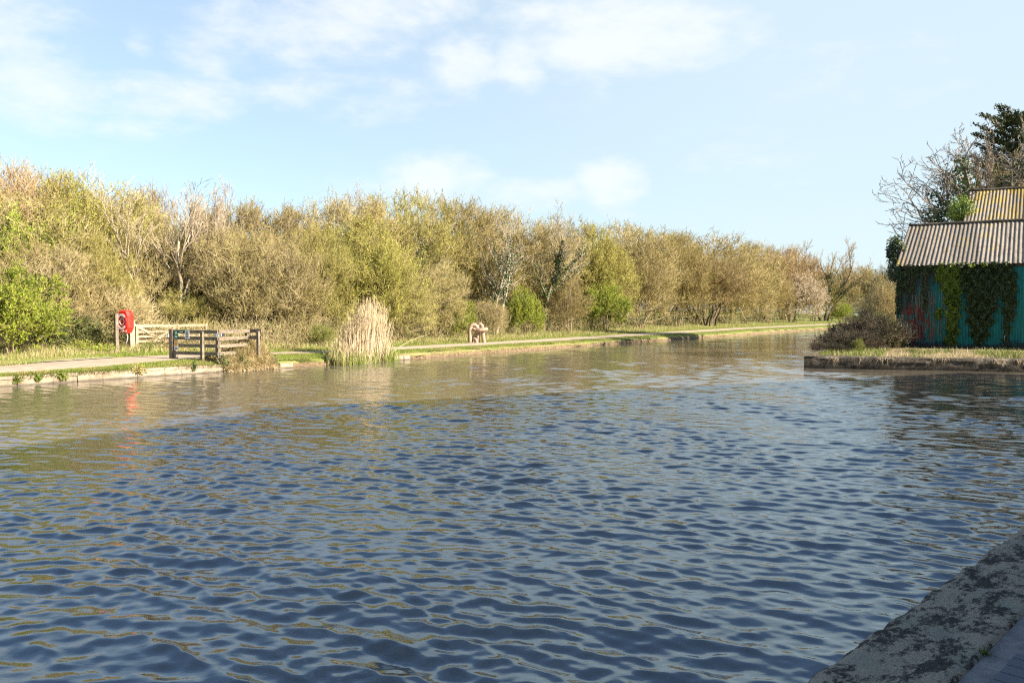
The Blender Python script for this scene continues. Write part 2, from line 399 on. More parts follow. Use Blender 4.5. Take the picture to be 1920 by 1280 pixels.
# ------------------------------------------------------------------ tree builders
PROTO = {}
def curve_pts(p0, p1, bend, n):
    t = np.linspace(0, 1, n)[:, None]; mid = (p0 + p1) / 2 + bend
    return (1 - t) ** 2 * p0 + 2 * t * (1 - t) * mid + t * t * p1
def make_bush(key, seed, rx, h, stems, nclump, base, L, ntw, leafn, leafL, tr, tw=.006, upright=.7, mats=('midbark', 'tan', 'l_olive'), stem_r=.05, top=1.0, inner=.45, clr=.34, spread=.7, flat=0.0):
    r = np.random.default_rng(seed)
    # lumpy dome of clump centres
    lobes = unit(r.normal(0, 1, (9, 3)) * [1, 1, .7] + [0, 0, .5]); la = r.uniform(-.22, .25, 9)
    d = unit(r.normal(0, 1, (nclump * 3, 3)) * [1, 1, .85]); d = d[d[:, 2] > -.35][:nclump]; n = len(d)
    rad = r.uniform(inner ** 2.2, 1, n) ** (1 / 2.2)
    lum = 1 + (la * np.clip((d @ lobes.T - .55) / .45, 0, 1)).sum(1)
    cz = h * (base + (1 - base) * .42); hz = h - cz
    c = d * rad[:, None] * lum[:, None] * np.array([rx, rx, 1])
    c[:, 2] = cz + np.where(d[:, 2] > 0, d[:, 2] * rad * lum * hz * (.95), d[:, 2] * rad * (cz - base * h) * 2.2)
    c[:, 2] = np.maximum(c[:, 2], base * h + r.uniform(0, .3, n))
    # trim the lumps so that nothing exceeds height h
    c[:, 2] = np.minimum(c[:, 2], h * (1 - .5 * L / h) )
    tk = MB(); SP = []
    for i in range(stems):
        a = 2 * math.pi * (i + r.uniform(-.3, .3)) / stems; rr = rx * r.uniform(.25, .75) * spread
        p0 = np.array([math.cos(a), math.sin(a), 0]) * rx * .08 * r.uniform(.3, 2) - [0, 0, .2]; p1 = np.array([math.cos(a) * rr, math.sin(a) * rr, h * r.uniform(.62, .85) * top])
        P = curve_pts(p0, p1, np.array([math.cos(a), math.sin(a), 0]) * rx * r.uniform(-.1, .12) + r.normal(0, .04 * h, 3) * [1, 1, 0], 10)
        P[1:-1] += r.normal(0, .012 * h, (8, 3)); SP.append(P)
        tk.tube(P, np.linspace(stem_r * r.uniform(.7, 1.2), stem_r * .22, 10), 6)
    SPa = np.array(SP)
    br = MB(); A = []; B = []; ra = []; rb = []
    for i in range(n):
        q = SPa.reshape(-1, 3); dd = np.linalg.norm(q - c[i], axis=1) + np.where(q[:, 2] > c[i, 2] - .05 * h, 2.0, 0); dd += (np.arange(len(q)) % 10 < 2) * 1.0
        j = dd.argmin(); P = curve_pts(q[j], c[i], np.array([0, 0, -.08 * np.linalg.norm(c[i] - q[j])]) + r.normal(0, .05 * rx, 3), 5)
        R0 = np.linspace(stem_r * .34, stem_r * .14, 5)
        A.append(P[:-1]); B.append(P[1:]); ra.append(R0[:-1]); rb.append(R0[1:])
    br.prisms(np.vstack(A), np.vstack(B), np.concatenate(ra), np.concatenate(rb), 4)
    # branchlets and twigs
    nb = 7; out = unit(c - np.array([0, 0, cz * .55]))
    cb = np.repeat(c, nb, 0); ob = np.repeat(out, nb, 0)
    db = unit(ob * .55 + r.normal(0, .62, cb.shape) + [0, 0, upright]); Lb = L * r.uniform(.7, 1.35, len(cb))
    st = cb + r.normal(0, clr * .35, cb.shape); e1 = st + db * Lb[:, None] * .55; db2 = unit(db + r.normal(0, .22, db.shape) + [0, 0, upright * .2]); e2 = e1 + db2 * Lb[:, None] * .55
    br.prisms(st, e1, tw * 1.9, tw * 1.3); br.prisms(e1, e2, tw * 1.3, tw * .6)
    k = ntw; t = r.uniform(0, 1, (len(cb), k))
    s0 = np.where(t[..., None] < .5, st[:, None] + (e1 - st)[:, None] * (t * 2)[..., None], e1[:, None] + (e2 - e1)[:, None] * (t * 2 - 1)[..., None]).reshape(-1, 3)
    dt = unit(np.repeat(db, k, 0) * .8 + r.normal(0, .5, s0.shape) + [0, 0, upright * .45]); Lt = L * r.uniform(.25, .7, len(s0))
    f1 = s0 + dt * Lt[:, None]; br.prisms(s0, f1, tw, tw * .45)
    lf = MB(); nl = int(len(s0) * leafn)
    if nl:
        ii = r.integers(0, len(s0), nl); tt = r.uniform(.15, 1.08, nl)[:, None]
        P = s0[ii] * (1 - tt) + f1[ii] * tt + r.normal(0, .015, (nl, 3)); D = unit(dt[ii] + r.normal(0, .6, (nl, 3))); N = unit(r.normal(0, 1, (nl, 3)) + [0, 0, .6])
        ls = leafL * r.uniform(.6, 1.3, nl); lf.leaves(P, N, D, ls, ls * .55)
    ms = [('trunk', tk.mesh(key + '_trunk', M[mats[0]], True)), ('branches', br.mesh(key + '_branches', M[mats[1]]))]
    if nl: ms.append(('foliage', lf.mesh(key + '_foliage', M[mats[2]])))
    ztop = np.vstack(br.V)[:, 2]; PROTO[key] = (rx, float(np.percentile(ztop, 99.6)), ms)

def make_tree(key, seed, h, stems, levels, ang, ratio, kids, mats, trunk_r, gnarl=.12, up=.25, lean=.1, leaf=None, ivy=None, base_free=.3, tip=.006, len0=None):
    """recursive bare tree"""
    r = np.random.default_rng(seed); tk = MB(); A = []; B = []; ra = []; rb = []; tips = []; lower = []
    def grow(p, d, L, rad, lv):
        n = 7 if lv == 0 else (5 if lv < 3 else 3); P = [p]; D = [d]
        for i in range(n):
            d = unit(d + r.normal(0, gnarl, 3) + np.array([0, 0, up * (.35 if lv else .2)])); p = p + d * L / n; P.append(p); D.append(d)
        P = np.array(P); rr = np.linspace(rad, max(rad * .42, tip * .5), n + 1)
        if lv == 0: tk.tube(P, rr, 8); lower.append((P, rr))
        elif lv == 1: tk.tube(P, rr, 6); lower.append((P, rr))
        else: A.append(P[:-1]); B.append(P[1:]); ra.append(rr[:-1]); rb.append(rr[1:])
        if lv >= levels - 1: tips.append((P[-1], d))
        if lv >= levels: return
        nk = kids[lv]
        for q in range(nk):
            t = (base_free if lv == 0 else .22) + (1 - (base_free if lv == 0 else .22)) * (q + r.uniform(.2, .9)) / nk; t = min(t, 1)
            x = t * n; i = min(int(x), n - 1); pp = P[i] + (P[i + 1] - P[i]) * (x - i); dd = D[i + 1]
            ax = unit(np.cross(dd, r.normal(0, 1, 3))); an = ang * r.uniform(.6, 1.25) * (1.15 - .35 * t)
            nd = unit(dd * math.cos(an) + ax * math.sin(an)); rr0 = np.interp(x, range(n + 1), rr)
            grow(pp, nd, L * ratio * r.uniform(.7, 1.15) * (1.15 - .4 * t), max(min(rr0 * .62, rad * .55), tip), lv + 1)
    for i in range(stems):
        a = 2 * math.pi * i / stems + r.uniform(-.4, .4); ln = lean * r.uniform(.5, 1.3) if stems > 1 else lean * .3
        grow(np.array([math.cos(a), math.sin(a), 0]) * trunk_r * (1.6 if stems > 1 else 0) - [0, 0, .2], unit([math.cos(a) * ln, math.sin(a) * ln, 1]), (len0 or h * .62) * r.uniform(.85, 1.1), trunk_r * r.uniform(.75, 1.1), 0)
    br = MB(); br.prisms(np.vstack(A), np.vstack(B), np.concatenate(ra), np.concatenate(rb), 3)
    if levels == 2:
        for P, rr in lower: br.tube(P, rr, 5)
    ms = [('trunk', tk.mesh(key + '_trunk', M[mats[0]], True)), ('branches', br.mesh(key + '_branches', M[mats[1]]))]
    if levels == 2: ms = [('stems', br.mesh(key + '_stems', M[mats[0]]))]
    if leaf:
        num, ls, mt = leaf; lf = MB(); TP = np.array([t[0] for t in tips]); TD = np.array([t[1] for t in tips]); ii = r.integers(0, len(TP), num)
        P = TP[ii] + r.normal(0, .13, (num, 3)); lz = ls * r.uniform(.6, 1.3, num); lf.leaves(P, unit(r.normal(0, 1, (num, 3)) + [0, 0, .5]), TD[ii] + r.normal(0, .5, (num, 3)), lz, lz * .6)
        ms.append(('foliage', lf.mesh(key + '_foliage', M[mt])))
    if ivy:
        num, z0, z1, sp = ivy; lf = MB(); P = []
        segs = [(Pq[i], Pq[i + 1], rq[i]) for (Pq, rq) in lower for i in range(len(Pq) - 1) if z0 < Pq[i][2] < z1]
        ii = r.integers(0, len(segs), num); t = r.uniform(0, 1, (num, 1)); a = np.array([segs[k][0] for k in ii]); b_ = np.array([segs[k][1] for k in ii])
        o = unit(r.normal(0, 1, (num, 3))); P = a + (b_ - a) * t + o * r.uniform(.3, 1.0, (num, 1)) * sp * (.6 + .8 * (np.sin(ii * 2.3)[:, None] * .5 + .5))
        lz = .085 * r.uniform(.6, 1.3, num); lf.leaves(P, unit(o + r.normal(0, .4, (num, 3)) + [0, 0, .3]), r.normal(0, 1, (num, 3)) - [0, 0, .6], lz, lz * .85)
        ms.append(('ivy', lf.mesh(key + '_ivy', M['l_dark'])))
    V = np.vstack(br.V); PROTO[key] = (float(np.percentile(np.abs(V[:, :2]), 96)), float(np.percentile(V[:, 2], 99.7)), ms)

make_bush('ol1', 1, 2.7, 5.6, 8, 290, .03, .56, 7, 2.1, .062, .3, .0056, .5, ('midbark', 'olive_twig', 'l_olive'))
make_bush('ol2', 2, 2.6, 5.8, 9, 290, .03, .58, 7, 1.7, .060, .3, .0056, .55, ('midbark', 'tan', 'l_olive'))
make_bush('tn1', 3, 2.5, 5.0, 9, 250, .03, .66, 8, .7, .07, .3, .0064, .4, ('pale', 'tan', 'l_olive'))
make_bush('tn2', 4, 2.7, 5.6, 10, 290, .03, .58, 8, 1.1, .07, .3, .0060, .6, ('midbark', 'brown', 'l_olive'))
make_bush('yg1', 5, 2.7, 5.8, 8, 300, .03, .54, 7, 2.8, .070, .3, .0052, .55, ('midbark', 'olive_twig', 'l_yel'))
make_bush('yg2', 6, 2.6, 5.4, 9, 280, .03, .54, 7, 2.5, .068, .3, .0052, .55, ('midbark', 'tan', 'l_yel'))
make_bush('br1', 7, 1.5, 2.7, 7, 150, .0, .34, 7, 4.2, .070, .3, .004, .5, ('midbark', 'olive_twig', 'l_bright'), .03)
make_bush('dk1', 8, 1.3, 1.5, 6, 120, .0, .3, 5, 3.6, .07, .3, .004, .3, ('darkbark', 'olive_twig', 'l_dark'), .02)
make_bush('gn1', 9, 1.2, 1.6, 6, 110, .0, .34, 6, 2.6, .055, .3, .004, .5, ('midbark', 'olive_twig', 'l_mid'), .02)
make_bush('rd1', 10, 2.4, 6.6, 8, 280, .15, .62, 8, .6, .06, .3, .0066, 1.1, ('midbark', 'red', 'l_olive'), .07)
make_bush('wh1', 11, 1.9, 3.4, 7, 200, .0, .42, 7, 4.0, .062, .3, .004, .4, ('darkbark', 'brown', 'l_blossom'), .03)
make_bush('sp1', 12, 1.5, 2.2, 8, 100, .05, .55, 7, .35, .045, .3, .0062, .5, ('pale', 'tan', 'l_olive'), .03)
make_bush('dw1', 13, 2.7, 4.6, 11, 240, .26, .58, 8, .9, .042, .3, .0068, .6, ('darkbark', 'brown', 'l_olive'), .075, 1.0, .5, .34, 1.05)
make_bush('bm1', 14, 1.5, 1.3, 9, 120, .0, .4, 7, 1.5, .06, .3, .0052, .35, ('darkbark', 'darkbark', 'l_bramble'), .02)
make_tree('pt1', 21, 7.5, 4, 4, .42, .56, (6, 4, 4, 3), ('pale', 'pale'), .10, .10, .22, .22, None, (1200, .3, 2.6, .16), .34, .008, 6.2)
make_tree('gt1', 22, 7.5, 2, 4, .70, .52, (8, 5, 4, 4), ('palegrey', 'palegrey'), .10, .13, .16, .25, (900, .05, 'l_olive'), (3600, .4, 4.4, .30), .3, .0075)
make_tree('gt2', 23, 8.0, 1, 4, .62, .50, (10, 6, 4, 4), ('midbark', 'palegrey'), .11, .10, .22, .1, (700, .05, 'l_olive'), (2200, .3, 4.0, .22), .25, .0075)
make_tree('sy1', 24, 7.0, 1, 5, .85, .60, (13, 6, 4, 3, 2), ('greybark', 'greybark'), .16, .08, .10, .05, None, (3800, .8, 5.2, .30), .25, .0085)
make_tree('rt1', 25, 6.0, 4, 4, .48, .54, (8, 6, 5, 4), ('midbark', 'grey'), .09, .11, .30, .35, None, None, .25, .0085)
make_tree('fan', 26, 6.0, 5, 4, .45, .52, (7, 6, 5, 3), ('darkbark', 'red'), .10, .11, .24, .50, (1500, .05, 'l_olive'), (3000, .5, 3.0, .35), .25, .008)
make_tree('sap', 27, 3.4, 4, 2, .45, .4, (6, 4), ('pale', 'pale'), .03, .08, .2, .3, None, None, .35, .006)

_used = {}
def plant(kind, name, P, hgt, halfw, label, cat, group=None, rot=None, yfac=1.0):
    rx, ph, ms = PROTO[kind]; root = thing(name, P, label, cat, group)
    root.rotation_euler = (0, 0, rng.uniform(0, 6.28) if rot is None else rot); s = halfw / rx
    root.scale = (s, s * yfac, hgt / ph)
    for nm, me in ms: link(nm, me, root)
    return root
HX = [-500, 0, 100, 300, 395, 460, 560, 700, 860, 1000, 1300, 1450, 1560, 1700]
HO = [9.5, 9.5, 9.5, 9.6, 9.3, 7.2, 6.0, 5.8, 6.2, 6.6, 8.2, 9.5, 9.5, 10]
def hedge(kind, name, xp, do, ytop, hw, label, cat='tree', group='trees and shrubs of the towpath hedge', rot=None):
    if do > 3.5 and kind not in ('br1', 'gt2', 'rt1'): hw *= 1.55; ytop += 9
    o = np.interp(xp, HX, HO) + do; P = at(xp, o); hgt = z_at(ytop, P[1], xp) - P[2]
    return plant(kind, name, P, max(hgt, .3), hw / F * P[1], label, cat, group, rot)

TREES = [
 # front row, left to right
 ('br1', 'hawthorn_bush', 20, -2.2, 498, 82, 'bright yellow-green leafy bush at the left end of the hedge', 'bush'),
 ('dk1', 'ivy_bush', 128, -.6, 592, 62, 'low dark glossy ivy bush between the bright left bush and the red lifebuoy case', 'bush'),
 ('dk1', 'ivy_bush', 196, .3, 600, 44, 'dark ivy mound and shadow mass directly behind the red lifebuoy case', 'bush'),  # dark leaf colour here also stands in for the shadow mass
 ('tn1', 'bare_shrub', 80, 1.0, 455, 95, 'bare tan shrub with spreading pale stems above the dark ivy bush', 'shrub'),
 ('ol1', 'willow_shrub', 165, 1.6, 440, 85, 'olive shrub with small buds left of the lifebuoy, behind dark ivy', 'shrub'),
 ('sp1', 'bare_shrub', 225, .2, 530, 62, 'small spiky bare shrub just above the red lifebuoy case', 'shrub'),
 ('ol2', 'willow_shrub', 262, 2.6, 430, 80, 'tan and olive shrub left of the pale-stemmed bare tree', 'shrub'),
 ('pt1', 'pale_bare_tree', 322, .7, 306, 112, 'tall leafless tree with pale forking stems behind the open field gate', 'tree'),
 ('ol1', 'willow_shrub', 350, .3, 545, 55, 'low olive shrub directly behind the open field gate', 'shrub'),
 ('tn2', 'bare_shrub', 418, 2.2, 425, 75, 'brown twiggy shrub right of the pale bare tree, behind the fence', 'shrub'),
 ('rt1', 'bare_tree', 392, 1.0, 338, 66, 'leafless many-stemmed tree close right of the tall pale bare tree', 'tree'),
 ('ol2', 'willow_shrub', 468, 1.0, 430, 78, 'tan olive shrub behind the right end of the wooden fence', 'shrub'),
 ('tn1', 'bare_shrub', 535, .8, 440, 75, 'bare tan shrub between the fence end and the dry reeds', 'shrub'),
 ('ol1', 'willow_shrub', 592, 1.2, 430, 65, 'dull olive shrub left of the pale yellow willow', 'shrub'),
 ('yg1', 'willow_tree', 690, 1.2, 412, 92, 'pale yellow-green willow rising behind the dry reeds', 'tree'),
 ('gn1', 'green_bush', 606, -.9, 606, 24, 'small green leafy bush left of the dry reeds', 'bush'),
 ('yg2', 'willow_shrub', 745, .3, 505, 62, 'yellowish budding shrub just right of the dry reeds', 'shrub'),
 ('ol2', 'willow_shrub', 812, .6, 500, 58, 'brownish olive shrub midway between the reeds and the knot sculpture', 'shrub'),
 ('br1', 'hawthorn_bush', 852, .1, 556, 34, 'small yellow-green bush left behind the knot sculpture', 'bush'),
 ('gt1', 'ivy_clad_tree', 822, 2.6, 368, 80, 'grey bare tree with ivy climbing it, left of the knot sculpture', 'tree'),
 ('gt1', 'ivy_clad_tree', 925, .5, 392, 92, 'pale grey wide-branched tree with ivy above the knot sculpture', 'tree'),
 ('tn1', 'bare_shrub', 915, .2, 565, 34, 'bare tan shrub right behind the knot sculpture', 'shrub'),
 ('gt2', 'bare_tree', 1018, 1.1, 371, 78, 'tall bare tree with a pointed top between two bright green bushes', 'tree'),
 ('br1', 'hawthorn_bush', 983, -.2, 540, 34, 'bright green bush nearer the knot sculpture, below the tall bare tree', 'bush'),
 ('tn2', 'bare_shrub', 1050, .7, 520, 45, 'brown bare shrub between the two bright green bushes', 'shrub'),
 ('sap', 'sapling', 1068, -.4, 500, 30, 'cluster of thin pale saplings left of the larger bright green bush', 'sapling'),
 ('br1', 'hawthorn_bush', 1132, -.2, 532, 46, 'larger bright green bush right of the thin pale saplings', 'bush'),
 ('yg1', 'willow_tree', 1112, 2.0, 428, 72, 'yellow-olive willow rising behind the larger bright green bush', 'tree'),
 ('ol2', 'willow_tree', 1200, 1.0, 440, 66, 'olive tan willow right of the larger bright green bush', 'tree'),
 ('tn2', 'willow_tree', 1268, 1.2, 440, 66, 'brown domed willow left of the dark-stemmed willow', 'tree'),
 ('dw1', 'dark_stemmed_willow', 1325, -.2, 480, 78, 'spreading willow with many dark bare stems close to the path', 'tree'),
 ('tn1', 'bare_shrub', 1398, .9, 505, 42, 'tan shrub between the dark-stemmed willow and the blossom bush', 'shrub'),
 ('wh1', 'blossom_bush', 1485, -.3, 516, 56, 'pale whitish blossoming bush beside the far path', 'bush'),
 ('fan', 'fan_shaped_tree', 1545, .6, 450, 58, 'fan-shaped russet tree with ivied trunk at the far right end of the hedge', 'tree'),
 ('tn2', 'bare_shrub', 1440, 1.6, 500, 44, 'brown shrub just left behind the pale blossom bush', 'shrub'),
 ('ol1', 'willow_shrub', 1525, 2.6, 520, 44, 'low olive shrub between the blossom bush and the fan-shaped tree', 'shrub'),
 ('br1', 'hawthorn_bush', 1577, -1.2, 568, 22, 'tiny bright green bush at the foot of the fan-shaped tree', 'bush'),
 # behind them
 ('rd1', 'russet_tree', 18, 8, 297, 75, 'russet-topped tree highest at the left edge of the photo', 'tree'),
 ('rd1', 'russet_tree', 92, 9, 318, 70, 'russet-topped tree just right of the one at the left edge', 'tree'),
 ('yg2', 'willow_tree', 60, 4.6, 365, 95, 'yellow-green willow in front of the russet trees at far left', 'tree'),
 ('yg1', 'willow_tree', 152, 6.5, 322, 85, 'yellow-green domed tree right of the russet trees', 'tree'),
 ('yg2', 'willow_tree', 215, 6, 348, 80, 'yellow-green tree on the slope above the lifebuoy', 'tree'),
 ('rd1', 'russet_tree', 262, 9, 348, 55, 'reddish twiggy treetop left of the tall pale tree top', 'tree'),
 ('ol2', 'willow_tree', 300, 6, 400, 75, 'olive tree behind the stems of the pale bare tree', 'tree'),
 ('br1', 'green_bush', 20, 2.8, 395, 62, 'dark patch of green leaves at the left edge, high in the hedge', 'bush'),
 ('br1', 'green_bush', 122, 3.6, 405, 45, 'lemon-green clump high in the hedge above the dark ivy bush', 'bush'),
 ('tn2', 'bare_tree', 452, 5, 380, 75, 'brown twiggy tree behind the right end of the fence', 'tree'),
 ('tn2', 'bare_tree', 520, 4, 378, 70, 'brown domed tree behind the tan shrub left of the reeds', 'tree'),
 ('ol2', 'willow_tree', 582, 5, 372, 70, 'brown-olive tree left behind the pale yellow willow', 'tree'),
 ('tn2', 'bare_tree', 648, 5, 366, 70, 'brown tree whose crown shows just above the pale yellow willow', 'tree'),
 ('gt2', 'bare_tree', 702, 7, 346, 48, 'grey leafless treetop sticking up highest behind the pale yellow willow', 'tree'),
 ('ol1', 'willow_tree', 745, 5, 358, 62, 'greenish treetop left of the ivied tree near the sculpture', 'tree'),
 ('ol1', 'willow_tree', 812, 6, 360, 62, 'greenish treetop behind the left ivied tree', 'tree'),
 ('tn2', 'bare_tree', 872, 5, 374, 62, 'brown twiggy tree between the two ivied trees', 'tree'),
 ('tn2', 'bare_tree', 945, 6, 384, 55, 'brown tree behind the wide-branched ivied tree', 'tree'),
 ('ol2', 'willow_tree', 990, 4.5, 410, 55, 'olive tree behind the nearer bright green bush', 'tree'),
 ('ol1', 'willow_tree', 1065, 5, 412, 60, 'olive tree behind the thin pale saplings', 'tree'),
 ('ol2', 'willow_tree', 1160, 5, 418, 66, 'olive domed tree behind the larger bright green bush and willow', 'tree'),
 ('ol1', 'willow_tree', 1232, 5, 422, 66, 'greenish domed tree, highest of the middle hedge right of the bright bushes', 'tree'),
 ('tn2', 'bare_tree', 1302, 5, 432, 62, 'brown tree rising behind the dark-stemmed willow', 'tree'),
 ('ol2', 'willow_tree', 1360, 4, 448, 56, 'olive tree right behind the dark-stemmed willow', 'tree'),
 ('rd1', 'russet_tree', 1425, 5, 452, 46, 'russet brush-topped tree left of the blossom bush', 'tree'),
 ('rd1', 'russet_tree', 1470, 6, 456, 42, 'russet brush-topped tree above the blossom bush', 'tree'),
 ('tn1', 'bare_tree', 1592, 5, 490, 45, 'tan bare tree right of the fan-shaped tree, far down the canal', 'tree'),
 ('ol2', 'willow_tree', 1640, 8, 500, 45, 'olive tree far down the canal, partly behind the shed bushes', 'tree'),
]
for t in TREES: hedge(*t, **({'rot': .4} if t[0] == 'pt1' else {}))
# a back rank that closes the sky gaps low down (wood behind), one mass
def wood_stuff():
    tw = MB(); lf = MB()
    for xp in np.r_[np.arange(-560, 1640, 17)]:
        o = np.interp(xp, HX, HO) + rng.uniform(3, 9); P = at(min(xp, 1690), o) if xp > -400 else at(-400, o) + np.append(TG[40] * (xp + 400) * .03, 0)
        top = np.interp(xp, [-560, 0, 200, 450, 800, 1000, 1250, 1400, 1600], [400, 420, 450, 470, 460, 490, 495, 505, 530]); hh = max(z_at(top, P[1]) - P[2], 1)
        n = 420; wd = max(.5, P[1] * .02)
        q = P + np.c_[rng.normal(0, wd, n), rng.normal(0, wd, n), hh * rng.uniform(0, 1, n) ** .8 * .9]
        d = unit(rng.normal(0, .5, (n, 3)) + [0, 0, .8]); L = rng.uniform(.4, 1.1, n)[:, None]
        tw.prisms(q, q + d * L, .011, .004)
        ii = rng.integers(0, n, 260); e = q[ii] + d[ii] * L[ii] * rng.uniform(0, 1, (260, 1)); lf.leaves(e, unit(rng.normal(0, 1, (260, 3))), rng.normal(0, 1, (260, 3)), .07, .045)
    return tw, lf
tw, lf = wood_stuff()
o = struct('wood_thicket', tw, M['olive_twig'], kind='stuff'); o2 = struct('wood_leaves', lf, M['l_olive'], kind='stuff')

# ------------------------------------------------------------------ grass, verge and undergrowth
def scatter(n, x0, x1, o_lo, o_hi):
    xp = rng.uniform(x0, x1, n); o0 = np.array([np.interp(x, *o_lo) if isinstance(o_lo, tuple) else o_lo for x in xp]); o1 = np.array([np.interp(x, *o_hi) if isinstance(o_hi, tuple) else o_hi for x in xp])
    o = o0 + (o1 - o0) * rng.uniform(0, 1, n); q0 = BL + NM * 2.0; c = 960 + F * q0[:, 0] / np.maximum(q0[:, 1], 4); ok = np.where(q0[:, 1] > 5)[0]
    return bank(np.interp(xp, c[ok], ok), o)
mb = MB()
P = scatter(60000, -120, 1600, .12, (PX, np.array(PN) - .02)); D = unit(rng.normal(0, .3, P.shape) + [0, 0, 1]); mb.blades(P, D, rng.uniform(.03, .10, len(P)), .006)
P = scatter(45000, -120, 1600, (PX, np.array(PF) - .02), (PX, np.array(PF) + 1.6)); D = unit(rng.normal(0, .3, P.shape) + [0, 0, 1]); mb.blades(P, D, rng.uniform(.04, .16, len(P)), .007)
struct('grass', mb, M['grass'], kind='stuff')
mb = MB(); ms_ = MB()
P = scatter(42000, -120, 1600, (PX, np.array(PF) + 1.0), (HX, np.array(HO) + .6)); cl_ = np.sin(P[:, 0] * 1.7) * np.sin(P[:, 1] * 1.3) * .5 + .5
D = unit(rng.normal(0, .45, P.shape) + [0, 0, 1]); L = rng.uniform(.10, .34, len(P)) * (.5 + cl_); kx = rng.uniform(0, 1, len(P)) < .62
mb.blades(P[kx], D[kx], L[kx], .010); ms_.blades(P[~kx], D[~kx], L[~kx] * 1.15, .007)
struct('verge_grass', mb, M['grass'], kind='stuff'); struct('dry_verge_grass', ms_, M['straw'], kind='stuff')
# straw hanging from the earth bank
mb = MB(); P = scatter(9000, 560, 1600, .02, .16); D = unit(rng.normal(0, .3, P.shape) * [1, 1, .4] - np.append([0, 0], .35) - .6 * np.c_[NM[200][None].repeat(len(P), 0), np.zeros(len(P))])
mb.blades(P, D, rng.uniform(.06, .2, len(P)), .007); struct('bank_straw', mb, M['straw'], kind='stuff')
mb = MB(); P = scatter(5200, -120, 520, -.06, .2); k = (np.sin(P[:, 0] * 2.3) + np.sin(P[:, 1] * 3.1 + 1) > -.2); P = P[k]; P[:, 2] = .27; D = unit(rng.normal(0, .35, P.shape) + np.array([.62, -.47, -.15])); mb.blades(P, D, rng.uniform(.06, .24, len(P)), .007); struct('wall_top_grass', mb, M['grass'], kind='stuff')
# undergrowth of brambles at the hedge foot
tw = MB(); lf = MB()
P = scatter(26000, -120, 1620, (HX, np.array(HO) - 1.0), (HX, np.array(HO) + 2.5)); P[:, 2] += rng.uniform(0, 1.15, len(P)) ** 1.5 * np.interp(P[:, 1], [30, 60], [.7, 1.4])
D = unit(rng.normal(0, .7, P.shape) + [0, 0, .6]); L = rng.uniform(.2, .7, len(P))[:, None]; tw.prisms(P, P + D * L, .006, .003)
lf_i = rng.integers(0, len(P), 18000); e = P[lf_i] + D[lf_i] * L[lf_i] * rng.uniform(0, 1, (18000, 1)); lf.leaves(e, unit(rng.normal(0, 1, e.shape) + [0, 0, .5]), rng.normal(0, 1, e.shape), .075, .05)
struct('undergrowth', tw, M['tan'], kind='stuff'); struct('bramble_leaves', lf, M['l_mid'], kind='stuff')

# ------------------------------------------------------------------ stone edge of the towpath (left)
def stone_mat():
    m, T, b = new_mat('pale_stone'); p = pos(T)
    n1 = T.noise(p, 2.2, 6, .7); n2 = T.noise(p, 14, 6, .7)
    c = T.ramp(n1, [(.3, (.19, .14, .09)), (.5, (.31, .25, .18)), (.7, (.40, .34, .26))])
    c = T.mix(T.math('MULTIPLY', T.smooth(n2, .55, .75), .65), c, (.20, .16, .10))
    sp = T.new('ShaderNodeSeparateXYZ'); T.l.new(p, sp.inputs[0])
    c = T.mix(T.math('MULTIPLY', T.smooth(T.math('ADD', sp.outputs[2], T.math('MULTIPLY', n2, .06)), .11, .04), .8), c, (.07, .06, .045))
    T.l.new(c, b.inputs['Base Color']); bump(T, b, n2, .7, .03); return m
mb = MB(); i = sidx(-250, 0.); iend = sidx(505, 0.)
while i < iend:
    Lb = rng.uniform(.5, 1.1) * 2; j = min(i + Lb - .012, iend); a = bank(np.float64(i), np.float64(.0)); b_ = bank(np.float64(j), np.float64(.0)); nrm = np.append(NM[int(i)], 0)
    for (zz, hh, dp) in ((.085, .19, .36), (.225, .085, .42)):
        jt = rng.normal(0, .012, 2); q0 = a + nrm * (.12 + jt[0]); q1 = b_ + nrm * (.12 + jt[1]); q0[2] = q1[2] = zz + rng.normal(0, .006)
        x = unit(q1 - q0); L = np.linalg.norm(q1 - q0)
        # rough block: subdivided front face
        gx, gz = np.meshgrid(np.linspace(-.5, .5, 7), np.linspace(-.5, .5, 3), indexing='ij'); Vf = (q0 + q1) / 2 + gx[..., None] * x * L + gz[..., None] * np.array([0, 0, hh]) - nrm * (.17 + rng.normal(0, .012, gx.shape))[..., None]
        Vb = (q0 + q1) / 2 + gx[:, -1:, None] * x * L + np.array([0, 0, hh * .5]) + nrm * dp * .5
        allv = np.concatenate([Vf, Vb], 1); mb.grid(allv.reshape(-1, 3), 7, 4)
        mb.add([Vf[0, 0], Vf[0, 2], Vb[0, 0], Vb[0, 0] - [0, 0, hh]], [[0, 1, 2, 3]]); mb.add([Vf[6, 0], Vf[6, 2], Vb[6, 0], Vb[6, 0] - [0, 0, hh]], [[3, 2, 1, 0]])
    i = j + .012
m_stone = stone_mat(); b0 = bank(np.float64(sidx(180, 0.)), np.float64(0.)); b0[2] = 0
solo('stone_canal_wall', mb, m_stone, b0, 'low pale stone block wall along the left bank of the canal', 'wall')
# two loose coping stones right of the reeds and one left of them
for (xa, xb, lab) in ((735, 752, 'flat pale stone at the waterline just right of the reeds'), (753, 764, 'short dark-sided stone end right of the flat pale stone'), (520, 544, 'pale stone slab in the grassy bank left of the reeds')):
    a = bank(np.float64(sidx(xa, 0.)), np.float64(.02)); b_ = bank(np.float64(sidx(xb, 0.)), np.float64(.02)); mb = MB(); a[2] = b_[2] = .08
    mb.beam(a, b_, .34, .2); q = (a + b_) / 2; q[2] = 0
    o = solo('bank_stone', mb, m_stone, q, lab, 'stone', group='loose stones on the left bank'); bv = o.modifiers.new('bevel', 'BEVEL'); bv.width = .025; bv.segments = 2

